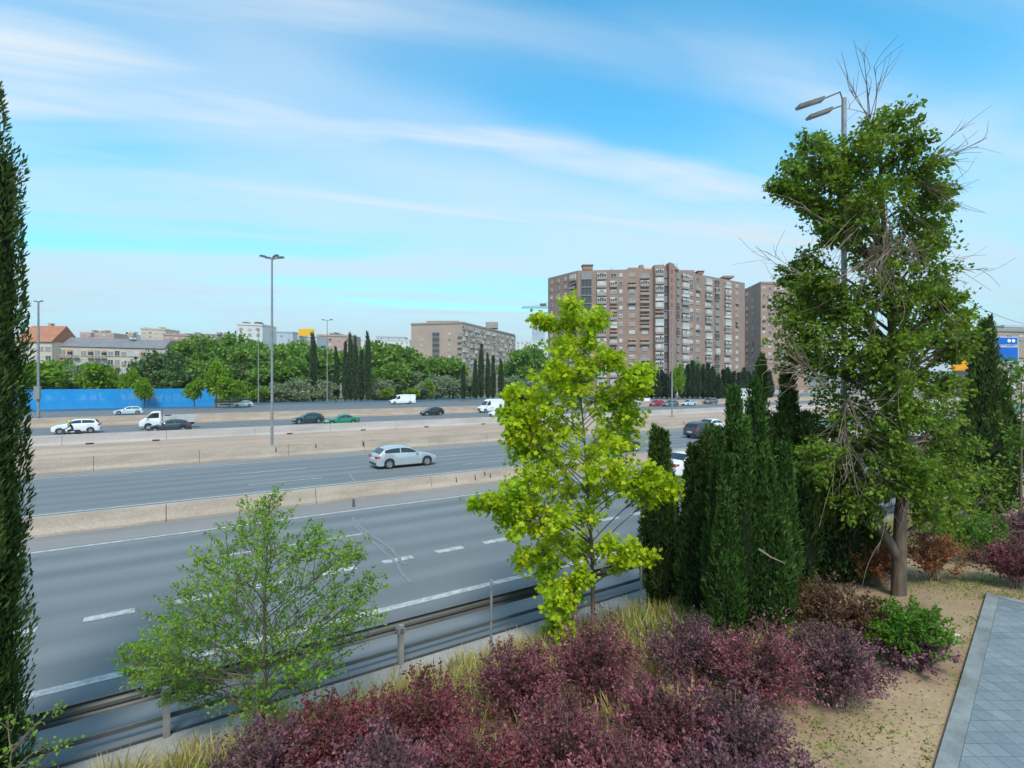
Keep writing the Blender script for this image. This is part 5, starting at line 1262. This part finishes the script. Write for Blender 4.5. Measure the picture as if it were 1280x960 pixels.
# conifers
rg = np.random.default_rng(21)
Y = 6.6; X = PX(-92, Y); z = th(X, Y)
cypress_tree('tall_cypress', 'tall dark cypress filling the left edge of the picture', (X, Y, z), [(0, 0, -.8, PZ(40, Y) - z, .88, .84), (.20, .1, -.8, PZ(116, Y) - z, .80, .94), (.24, -.15, -.8, PZ(262, Y) - z, .80, .88)], 120000, .075, MATS['leaf_cypress'], trunk_r=.16, rg=rg, lumps=.07, shell=.16, out=.5)
def conifer(label, px, pybase, Y, stems_px, n, size, m, seed, group='dark conifers beside the scruffy tree', lumps=.15):
    rg = np.random.default_rng(seed); X = PX(px, Y); z = th(X, Y)
    st = []
    for (sx, top, half, dy, z0, ful) in stems_px:
        st.append((PX(sx, Y + dy) - X, dy, z0, PZ(top, Y + dy) - z, half * Y / F, ful))
    return cypress_tree('cypress', label, (X, Y, z), st, n, size, MATS[m], group, .07, rg, lumps)
conifer('slim dark cypress with a pointed tip just right of the lime tree', 826, 760, 12.9, [(826, 538, 25, 0, .1, .30), (830, 600, 23, .3, .1, .35)], 22000, .11, 'leaf_cypress', 31)
conifer('dark cypress with two tips between the slim one and the broad one', 876, 770, 12.4, [(885, 536, 22, 0, .1, .32), (868, 560, 22, .2, .1, .35), (880, 620, 34, -.2, .1, .35)], 28000, .11, 'leaf_cypress', 32)
conifer('broad bright green many-tipped cypress, the largest of the conifer clump', 938, 800, 10.7, [(917, 490, 19, .2, .35, .35), (944, 474, 20, .5, .35, .35), (897, 540, 17, -.1, .3, .35), (957, 555, 18, -.5, .35, .35), (931, 528, 20, -.4, .3, .35), (980, 560, 19, .2, .4, .35), (908, 575, 18, -.5, .3, .35), (970, 610, 20, -.5, .3, .35), (945, 610, 42, -.1, .25, .4), (964, 650, 26, -.5, .3, .4), (906, 640, 24, -.5, .25, .4)], 70000, .10, 'leaf_cypress_bright', 33, lumps=.12)
conifer('dark green cypress standing behind the broad bright one', 975, 760, 13.2, [(950, 450, 17, 0, .3, .35), (985, 463, 20, .3, .3, .35), (1005, 520, 20, 0, .3, .35), (970, 520, 32, .2, .2, .4)], 28000, .12, 'leaf_cypress', 34)
conifer('squat dark conifer in the shade under the scruffy tree', 1045, 735, 14.0, [(1045, 575, 50, 0, .05, .5), (1020, 600, 36, .2, .1, .5), (1072, 610, 34, .1, .1, .5)], 26000, .12, 'leaf_cypress', 35)
conifer('olive green pointed cypress between the scruffy tree and the blue sign', 1238, 690, 19.5, [(1230, 402, 24, 0, .2, .35), (1246, 470, 26, .4, .2, .45), (1215, 480, 26, .3, .2, .5)], 24000, .16, 'leaf_cypress', 36)
# leafy trees behind, right edge
def leafy(name, label, px, Y, blobs, m, seed, leaf, per, tw, r0=.09, cat='tree', depth=.8, bark='bark', group=None):
    rg = np.random.default_rng(seed); X = PX(px, Y); z = th(X, Y); base = (X, Y, z - .05)
    top = min(b[1] for b in blobs)
    return blob_tree(name, label, cat, base, [(0, 0, -.1), (.03, 0, .8), rel(px + 2, top + 30, Y, base)], blobs_px(blobs, Y, base, depth, rg), MATS[m], MATS[bark], leaf=leaf, per=per, tw=tw, r0=r0, rg=rg, group=group)
leafy('broadleaf_tree', 'green leafy tree behind the scruffy tree, under the olive green cypress', 1205, 17, [(1190, 560, 30), (1215, 590, 34), (1185, 600, 28), (1235, 620, 34), (1200, 640, 32), (1240, 585, 26), (1175, 640, 24), (1225, 655, 24), (1170, 575, 22)], 'leaf_tree', 41, .13, 7, 14)
leafy('broadleaf_tree', 'bright leafy tree at the right edge below the blue motorway sign', 1275, 19, [(1265, 470, 20), (1280, 495, 26), (1262, 510, 24), (1285, 540, 30), (1262, 550, 26), (1275, 590, 28), (1255, 595, 22), (1250, 450, 10), (1280, 460, 14), (1282, 630, 20)], 'leaf_bush', 42, .14, 7, 14)

# shrubs
def shrub(name, label, X, Y, z, h, r, m, seed, shoots, per, leaf, group, arch=.5, shape='oval'):
    rg = np.random.default_rng(seed)
    P, A, S, st = shrub_mesh(h, r, shoots, per, leaf, rg, arch, shape)
    root = empty(name, (X, Y, z)); tag(root, label, 'shrub', group)
    st.build('stems', MATS['twig'], root); link('foliage', leaf_mesh('foliage', P, A, S, shape, MATS[m], rg=rg), root)
    return root
BAR = 'purple barberry shrubs along the bottom of the bank'
SH = [  # base column, base row, height, radius, palette, label
 (745, 885, 1.20, .62, 'leaf_barberry', 'purple-red barberry shrub right below the lime tree\'s trunk'),
 (645, 905, 1.05, .60, 'leaf_barberry', 'purple-red barberry shrub below the lone fence post'),
 (530, 955, 1.05, .62, 'leaf_barberry_red', 'reddish barberry shrub below the guard rail post, left of the fence post'),
 (420, 985, 1.05, .62, 'leaf_barberry_red', 'reddish barberry shrub right of the airy small tree\'s foot'),
 (335, 1015, .95, .55, 'leaf_barberry_dark', 'low dark red barberry shrub at the foot of the airy small tree'),
 (860, 862, 1.00, .60, 'leaf_barberry_dark', 'mauve barberry shrub below the white stone'),
 (945, 885, 1.10, .66, 'leaf_barberry', 'mauve-pink barberry shrub below the broad bright cypress'),
 (1045, 880, 1.00, .60, 'leaf_barberry_dark', 'dark purple barberry shrub, the rightmost of the bank, beside bare sand'),
 (700, 1010, 1.05, .60, 'leaf_barberry', 'pink-tipped barberry shrub at the bottom edge below the fence post'),
 (600, 1050, 1.05, .55, 'leaf_barberry_red', 'pink-tipped barberry shrub at the bottom edge, left of centre'),
 (835, 975, 1.05, .62, 'leaf_barberry', 'mauve barberry shrub in the middle of the bank right of the lime tree'),
 (930, 1000, 1.05, .58, 'leaf_barberry_dark', 'mauve barberry shrub bordering the sand at the bottom'),
 (790, 1075, 1.05, .55, 'leaf_barberry', 'mauve barberry shrub cut by the bottom edge right of centre'),
 (490, 1060, 1.05, .55, 'leaf_barberry_dark', 'dark red barberry shrub cut by the bottom edge left of centre'),
 (915, 1090, 1.0, .50, 'leaf_barberry_dark', 'dark barberry shrub at the bottom edge nearest the sand'),
 (1270, 735, 1.05, .55, 'leaf_barberry', 'purple barberry shrub at the right edge beyond the end of the sidewalk'),
 (1290, 700, 1.3, .6, 'leaf_barberry_dark', 'taller dark purple shrub at the right edge behind the other purple shrub'),
]
for i, (px, py, h, r, m, lab) in enumerate(SH):
    X, Y, z = spot(px, py)
    shrub('barberry_shrub', lab, X, Y, z, h * 1.10, r * 1.17, m, 100 + i, 125, 26, .040, BAR)
X, Y, z = spot(1052, 800); shrub('brown_shrub', 'dull brownish spreading shrub in the shade under the scruffy tree', X, Y, z, 1.0, 1.15, 'leaf_brown', 61, 90, 26, .055, None)
X, Y, z = spot(1168, 725); shrub('orange_shrub', 'rusty orange shrub right behind the scruffy tree\'s trunk', X, Y, z, 1.25, .85, 'leaf_orange', 62, 60, 26, .055, None)
X, Y, z = spot(1112, 740); shrub('orange_shrub', 'rusty orange shrub left behind the scruffy tree\'s trunk', X, Y + .5, z, 1.1, .6, 'leaf_orange', 66, 40, 26, .055, None)
X, Y, z = spot(1215, 700); shrub('green_shrub', 'green undergrowth shrub right of the scruffy tree beyond the sand', X, Y, z, 1.3, 1.1, 'leaf_bush', 63, 80, 24, .06, None)
X, Y, z = spot(1140, 835)
r_ = shrub('photinia_shrub', 'small round shrub, green above and dark purple below, on the sand by the sidewalk', X, Y, z, 1.12, .5, 'leaf_bush', 64, 70, 24, .055, None)
rgx = np.random.default_rng(65); P, A, S, st = shrub_mesh(.62, .52, 40, 22, .055, rgx); link('lower_foliage', leaf_mesh('lower_foliage', P, A, S, 'oval', MATS['leaf_barberry_dark'], rg=rgx), r_)

# grass and weeds
def grass(name, label, pts, m, hmin, hmax, seed, shape='blade'):
    rg = np.random.default_rng(seed); P = np.array(pts); n = len(P)
    A = rg.normal(size=(n, 3)) * .38; A[:, 2] = 1
    S = hmin + (hmax - hmin) * rg.random(n) ** 1.4
    o = link(name, leaf_mesh(name, P, A, S, shape, MATS[m], flat=0, curl=.25, rg=rg)); tag(o, label, 'grass', kind='stuff')
def scatter(n, u0, u1, d0, d1, seed, clump=.0, dens=None):
    rg = np.random.default_rng(seed); out = []
    cu = rg.uniform(u0, u1, max(1, n // 28)); cd = rg.uniform(d0, d1, max(1, n // 28))
    for i in range(n):
        if rg.random() < clump:
            k = rg.integers(len(cu)); u = cu[k] + rg.normal() * .10; d = cd[k] + rg.normal() * .10
        else: u, d = rg.uniform(u0, u1), rg.uniform(d0, d1)
        x, y = xy_of(u, d)
        out.append((x, y, float(np.interp(d, TD, TZ)) - .01))
    return out
grass('dry_grass', 'straw-coloured dry grass along the verge', scatter(30000, -7, 26, 7.4, 9.5, 71, .6), 'leaf_grass_dry', .10, .50, 72)
grass('green_grass', 'yellow-green grass tufts between the verge and the shrubs', scatter(22000, -6, 14, 7.0, 8.7, 73, .8), 'leaf_grass', .10, .42, 74)
grass('dry_grass', 'pale dry grass tufts between the purple shrubs', scatter(9000, -4, 12, 4.6, 7.3, 78, .92), 'leaf_grass_dry', .12, .62, 79)
pts = []
rg = np.random.default_rng(75)
for (px, py, sx, sy, n) in ((1215, 728, 45, 7, 1700), (1250, 745, 30, 4, 500), (880, 890, 60, 18, 500), (1085, 905, 45, 16, 420), (1030, 935, 30, 14, 260), (1205, 800, 12, 5, 160), (1160, 960, 6, 20, 90), (1130, 725, 30, 8, 300), (1000, 800, 20, 8, 200), (1220, 775, 8, 4, 120), (1195, 850, 5, 12, 60)):
    for i in range(n):
        X, Y, z = spot(px + rg.normal() * sx, py + rg.normal() * sy); pts.append((X, Y, z - .01))
grass('weed_patches', 'low green weeds in patches on the sand', pts, 'leaf_grass', .018, .055, 76, 'oval')
# fallen litter on the sand
pts = []
for i in range(520):
    X, Y, z = spot(rg.uniform(960, 1240), 720 + 260 * rg.random() ** .8); pts.append((X, Y, z + .012))
n = len(pts); P = np.array(pts); A = rg.normal(size=(n, 3)); A[:, 2] *= .1
tag(link('leaf_litter', leaf_mesh('leaf_litter', P, A, .012 + .03 * rg.random(n), 'oval', MATS['leaf_brown'], flat=3, rg=rg)), 'fallen brown leaves and bits scattered over the sand', 'litter', kind='stuff')
pb = MB(); rgp = np.random.default_rng(77)
for i in range(700):
    X, Y, z = spot(rgp.uniform(900, 1240), 715 + 270 * rgp.random() ** .8); q = .006 + .016 * rgp.random() ** 2
    pb.add([(X + q, Y, z + q * .5), (X, Y + q, z + q * .5), (X - q, Y, z + q * .5), (X, Y - q * 1.2, z + q * .5), (X, Y, z + q * 1.1), (X, Y, z - q * .5)], [(0, 1, 4), (1, 2, 4), (2, 3, 4), (3, 0, 4), (1, 0, 5), (2, 1, 5), (3, 2, 5), (0, 3, 5)])
mat('pebble', (0.36, 0.31, 0.25), 0.9, var=.5, scale=30)
tag(pb.build('pebbles', MATS['pebble']), 'small pebbles scattered over the sand', 'pebbles', kind='stuff')
# stones
mat('stone', (0.55, 0.53, 0.50), 0.9, var=.25, scale=8, bump=.4)
def rock(label, px, py, s, seed, sq=.75):
    rg = np.random.default_rng(seed); X, Y, z = spot(px, py); bm = bmesh.new(); bmesh.ops.create_icosphere(bm, subdivisions=3, radius=s)
    dirs = _norm(rg.normal(size=(9, 3)))
    for v in bm.verts:
        p = np.array(v.co) / s; k = 1.0
        for q in dirs:
            t = p @ q
            if t > .62: k = min(k, .62 / t)
        v.co = Vector(p * k * s * np.array([1.2, 1, sq]))
    me = bpy.data.meshes.new('rock'); bm.to_mesh(me); bm.free(); me.materials.append(MATS['stone']); me.shade_smooth(); me.set_sharp_from_angle(angle=math.radians(25))
    o = link('rock', me); o.location = (X, Y, z + s * sq * .35); tag(o, label, 'stone', 'pale stones on the bank')
rock('large whitish stone between the conifers above the mauve shrub', 873, 773, .19, 81)
rock('small pale stone left of the large whitish one', 846, 768, .10, 82)
rock('flat pale stone lying in the grass right of the lime tree\'s trunk', 800, 793, .12, 83, .4)
rock('tiny white stone on the sand near the sidewalk', 1197, 795, .05, 84, .5)
X, Y, z = spot(930, 800)
# a dead branch hanging out of the broad cypress
o = MB().tube([(0, 0, 0), (.18, -.1, -.12), (.42, -.15, -.22)], .022, .008, n=6).build('dead_branch', MATS['twig']); Yb = 10.0; o.location = (PX(945, Yb), Yb - .1, PZ(684, Yb)); tag(o, 'bare dead branch caught in the broad bright cypress', 'branch')

# ------------------------------------------------------------------ vegetation, far (a few crowns, copied and turned)
def far_tree_meshes(seed, m, n, leaf, wide=1.0, nb=26):
    """unit tree: height 1, crown radius about .42; returns meshes for crown and trunk"""
    rg = np.random.default_rng(seed); P = []; A = []
    cs = ball(nb, rg, .42) * np.array([.34 * wide, .34 * wide, .31 if wide < 1.4 else .40]) + np.array([0, 0, .60 if wide < 1.4 else .50])
    for c in cs:
        k = n // nb; r = .10 + .08 * rg.random(); q = ball(k, rg, .55)
        P.append(c + q * np.array([r * wide, r * wide, r * .85])); A.append(q + rg.normal(size=(k, 3)) * .7 + np.array([0, 0, .2]))
    P = np.concatenate(P); A = np.concatenate(A); P[:, 2] = np.maximum(P[:, 2], .12 if wide < 1.4 else .02)
    cm = leaf_mesh('crown', P, A, leaf * (.6 + .8 * rg.random(len(P))), 'clump', MATS[m], flat=.6, rg=rg)
    tm = MB(); tm.tube([(0, 0, -.02), (.01, 0, .25), (0, .01, .6)], .028, .010, n=7)
    for c in cs[:9]: tm.tube([(0, 0, .22 + .2 * rg.random()), tuple(c * np.array([.6, .6, .85])), tuple(c)], .011, .004, n=4)
    return cm, tm.mesh('trunk', MATS['bark'])
FT = {k: [far_tree_meshes(200 + i * 10 + j, m, nn, lf, wd) for j in range(3)] for i, (k, m, nn, lf, wd) in enumerate((('mid', 'leaf_mid', 4200, .052, 1.15), ('bright', 'leaf_bright', 3600, .055, .95), ('dark', 'leaf_dark', 4000, .052, 1.15), ('olive', 'leaf_olive', 4200, .05, 1.5)))}
def cyp_meshes(seed):
    rg = np.random.default_rng(seed); st = [(0, 0, .02, 1.0, .075, .28), (.02, .015, .02, .85, .06, .35)]
    P, A, S = spindle_parts(st, 4200, .045, rg, .12, kids=14)
    return leaf_mesh('crown', P, A, S, 'spray', MATS['leaf_cypress_far'], flat=0, rg=rg), MB().tube([(0, 0, -.02), (0, 0, .3)], .02, .012, n=6).mesh('trunk', MATS['bark']), spindle_core(st).mesh('filler_core', MATS['conifer_core'])
CYP = [cyp_meshes(300 + i) for i in range(3)]
NT = 0
def far_tree(kind, px, top, Y, label, group, wpx=None, z0=0.0, name='tree'):
    global NT; NT += 1
    h = PZ(top, Y) - z0; root = empty(name, (PX(px, Y), Y, z0), random.random() * 6.28); tag(root, label, 'tree', group)
    s = h / .97; w = s if wpx is None else (wpx * Y / F) / (.86 if kind == 'mid' or kind == 'dark' else (.75 if kind == 'bright' else 1.15))
    root.scale = (w, w, s)
    c, t = FT[kind][NT % 3]; link('crown', c, root); link('trunk', t, root); return root
def far_cypress(px, top, Y, label, group, wpx=11, z0=0.0):
    global NT; NT += 1
    h = PZ(top, Y) - z0; root = empty('cypress', (PX(px, Y), Y, z0), random.random() * 6.28); tag(root, label, 'cypress', group)
    w = wpx * Y / F / .17; root.scale = (w, w, h / .99)
    c, t, k = CYP[NT % 3]; link('crown', c, root); link('trunk', t, root); link('filler_core', k, root)
GW = 'broadleaf trees beyond the service road'
# behind the hoarding
for (k, px, top, Y, w, lab) in (
 ('bright', 52, 449, 128, 70, 'wide yellow-green tree just behind the left end of the blue hoarding'),
 ('bright', 122, 455, 131, 42, 'yellow-green tree behind the hoarding, next right of the wide one'),
 ('bright', 160, 459, 133, 22, 'narrow yellow-green tree behind the middle of the hoarding'),
 ('olive', 92, 457, 136, 34, 'grey-green bush behind the hoarding between two yellow-green trees'),
 ('olive', 140, 462, 137, 26, 'grey-green bush behind the hoarding left of the narrow yellow-green tree'),
 ('mid', 20, 447, 150, 60, 'green tree behind the left end of the hoarding below the peach house'),
 ('mid', 75, 447, 152, 46, 'green tree just below the left end of the mansard-roofed terrace'),
 ('dark', 110, 452, 150, 50, 'dark tree under the middle of the mansard-roofed terrace'),
 ('dark', 185, 440, 146, 46, 'dark bushy tree in front of the right end of the mansard-roofed terrace'),
 ('dark', 215, 442, 146, 46, 'dark grey-green tree left of the tall green wood'),
 ('dark', 205, 462, 140, 60, 'low dark tree right behind the hoarding\'s middle'),
 ('mid', 246, 419, 166, 62, 'tall green tree forming the left shoulder of the wood'),
 ('mid', 240, 445, 150, 50, 'mid-height green tree at the left foot of the wood'),
 ('mid', 282, 424, 176, 62, 'tall green tree under the hazy row of flats'),
 ('mid', 300, 417, 180, 60, 'tall green tree just left of the white office block'),
 ('mid', 318, 428, 170, 62, 'green tree in front of the white office block'),
 ('mid', 262, 446, 152, 52, 'green tree low in the wood behind the yellow-green sapling'),
 ('dark', 300, 455, 158, 56, 'dark tree in the wood behind the thin far lamp mast'),
 ('mid', 345, 430, 172, 60, 'green tree left of the lone tall cypress'),
 ('mid', 372, 424, 178, 64, 'tall green tree under the yellow rooftop sign'),
 ('mid', 365, 448, 160, 54, 'green tree low in front of the one under the yellow sign'),
 ('mid', 408, 431, 182, 56, 'green tree behind the two-headed far lamp mast'),
 ('mid', 440, 440, 185, 58, 'green tree hidden behind the row of dark cypresses'),
 ('mid', 330, 456, 156, 54, 'green tree low in the wood right of the lamp mast'),
 ('mid', 478, 424, 188, 62, 'tall green tree right behind the cypress row'),
 ('mid', 500, 428, 192, 54, 'green tree left of the beige slab\'s blank end'),
 ('mid', 530, 446, 190, 56, 'round green tree in front of the beige slab\'s blank end'),
 ('mid', 562, 443, 194, 50, 'round green tree in front of the beige slab\'s corner'),
 ('mid', 490, 452, 176, 60, 'green tree low behind the olive trees'),
 ('mid', 660, 431, 215, 46, 'round green tree between the beige slab and the lime tree'),
 ('mid', 640, 450, 225, 40, 'green tree under the right end of the beige slab'),
 ('mid', 680, 455, 212, 50, 'green tree behind the left side of the lime tree'),
 ('mid', 715, 462, 205, 60, 'green tree behind the middle of the lime tree'),
 ('mid', 870, 449, 200, 22, 'light green tree in the middle of the cypress hedge'),
): far_tree(k, px, top, Y, lab, GW, w, name='broadleaf_tree')
GO = 'grey-green olive trees along the far road'
for (px, top, Y, w, lab) in ((372, 470, 150, 42, 'grey-green olive tree left of the lone tall cypress'), (345, 476, 149, 40, 'low olive tree right of the tall median lamp mast'), (405, 474, 151, 34, 'olive tree right of the lone tall cypress'),
 (476, 472, 165, 36, 'olive tree right of the cypress row'), (494, 468, 172, 40, 'olive tree above the long white van'), (516, 463, 176, 46, 'tallest olive tree, below the beige slab'), (545, 466, 178, 44, 'olive tree right of the tallest one'), (566, 468, 180, 42, 'olive tree left of the second cypress group'),
 (588, 470, 184, 34, 'olive tree behind the left of the second cypress group'), (640, 468, 188, 40, 'olive tree right of the second cypress group'), (668, 470, 190, 44, 'olive tree behind the lime tree\'s left edge'), (530, 478, 166, 40, 'low olive tree right of the long white van')):
    far_tree('olive', px, top, Y, lab, GO, w, name='olive_tree')
GY = 'young bright trees along the service road'
for (k, px, top, Y, w, lab) in (('bright', 180, 473, 118, 22, 'young bright tree standing in front of the blue hoarding'), ('bright', 243, 472, 117, 24, 'young bright tree in front of the right end of the blue hoarding'), ('bright', 270, 447, 120, 24, 'tall yellow-green young tree right of the blue hoarding'),
 ('bright', 287, 472, 118, 32, 'bushy bright young tree right of the blue hoarding'), ('bright', 322, 484, 140, 24, 'low bright bush under the thin far lamp mast'), ('bright', 300, 478, 142, 20, 'small bright bush by the pale parked car'), ('bright', 848, 456, 150, 15, 'small bright tree by the right-hand median lamp mast'),
 ('bright', 537, 473, 162, 12, 'narrow bright sapling among the olive trees'), ('bright', 515, 484, 160, 22, 'bright bush right above the long white van'), ('bright', 485, 486, 160, 18, 'bright bush left above the long white van')):
    far_tree(k, px, top, Y, lab, GY, w, name='young_tree')
GC = 'dark cypresses beyond the service road'
for (px, top, Y, w, lab) in ((391.5, 419, 152, 11, 'lone tall cypress left of the cypress row'), (420, 437, 153, 9, 'leftmost and shortest cypress of the row right of the lone one'), (431.5, 431, 154, 9, 'second cypress of the row, left of its tall pair'), (438, 419, 155, 9, 'left one of the tall close pair in the cypress row'), (444, 424, 154, 9, 'right one of the tall close pair in the cypress row'), (452, 441, 156, 9, 'low cypress between the pair and the rightmost tall one'), (459.5, 418, 156, 10, 'rightmost cypress of the row, tall and slim'),
 (579, 459, 168, 8, 'short cypress standing apart, left of the second group'), (594, 452, 178, 8, 'low cypress at the left of the second group'), (601.5, 432, 180, 9, 'tallest cypress of the second group'), (609.5, 444, 181, 8, 'cypress right next to the tallest of the second group'), (616.5, 447, 182, 8, 'fourth cypress of the second group'), (626, 450, 183, 8, 'rightmost cypress of the second group')):
    far_cypress(px, top, Y, lab, GC, w)
GH = 'cypress hedge below the big apartment block'
k = 0
for px in np.arange(776, 962, 6.4):
    if 845 < px < 852: continue
    top = 464 + 3 * math.sin(px * .31) + random.uniform(-4, 4) + (5 if px < 806 else 0) - (8 if 852 < px < 892 else 0)
    far_cypress(px, top, 188 + random.uniform(-5, 5), 'dark green cypress in the close hedge below the big brown apartment block', GH, 11 if px > 802 else 7)

# ------------------------------------------------------------------ the air: a thin even haze round the whole scene
hz = MB().box(-4100, 4100, -4100, 4100, -1.2, 260).build('haze', None)
hmat = bpy.data.materials.new('haze'); hmat.use_nodes = True
nt = hmat.node_tree; nt.nodes.remove(nt.nodes['Principled BSDF'])
pv = nt.nodes.new('ShaderNodeVolumePrincipled'); pv.inputs['Color'].default_value = (0.95, 0.97, 0.99, 1); pv.inputs['Density'].default_value = 0.00013; pv.inputs['Anisotropy'].default_value = 0.2
nt.links.new(pv.outputs[0], nt.nodes['Material Output'].inputs['Volume'])
hz.data.materials.append(hmat); tag(hz, 'thin pale haze filling the air over the motorway and the city', 'haze', kind='stuff')
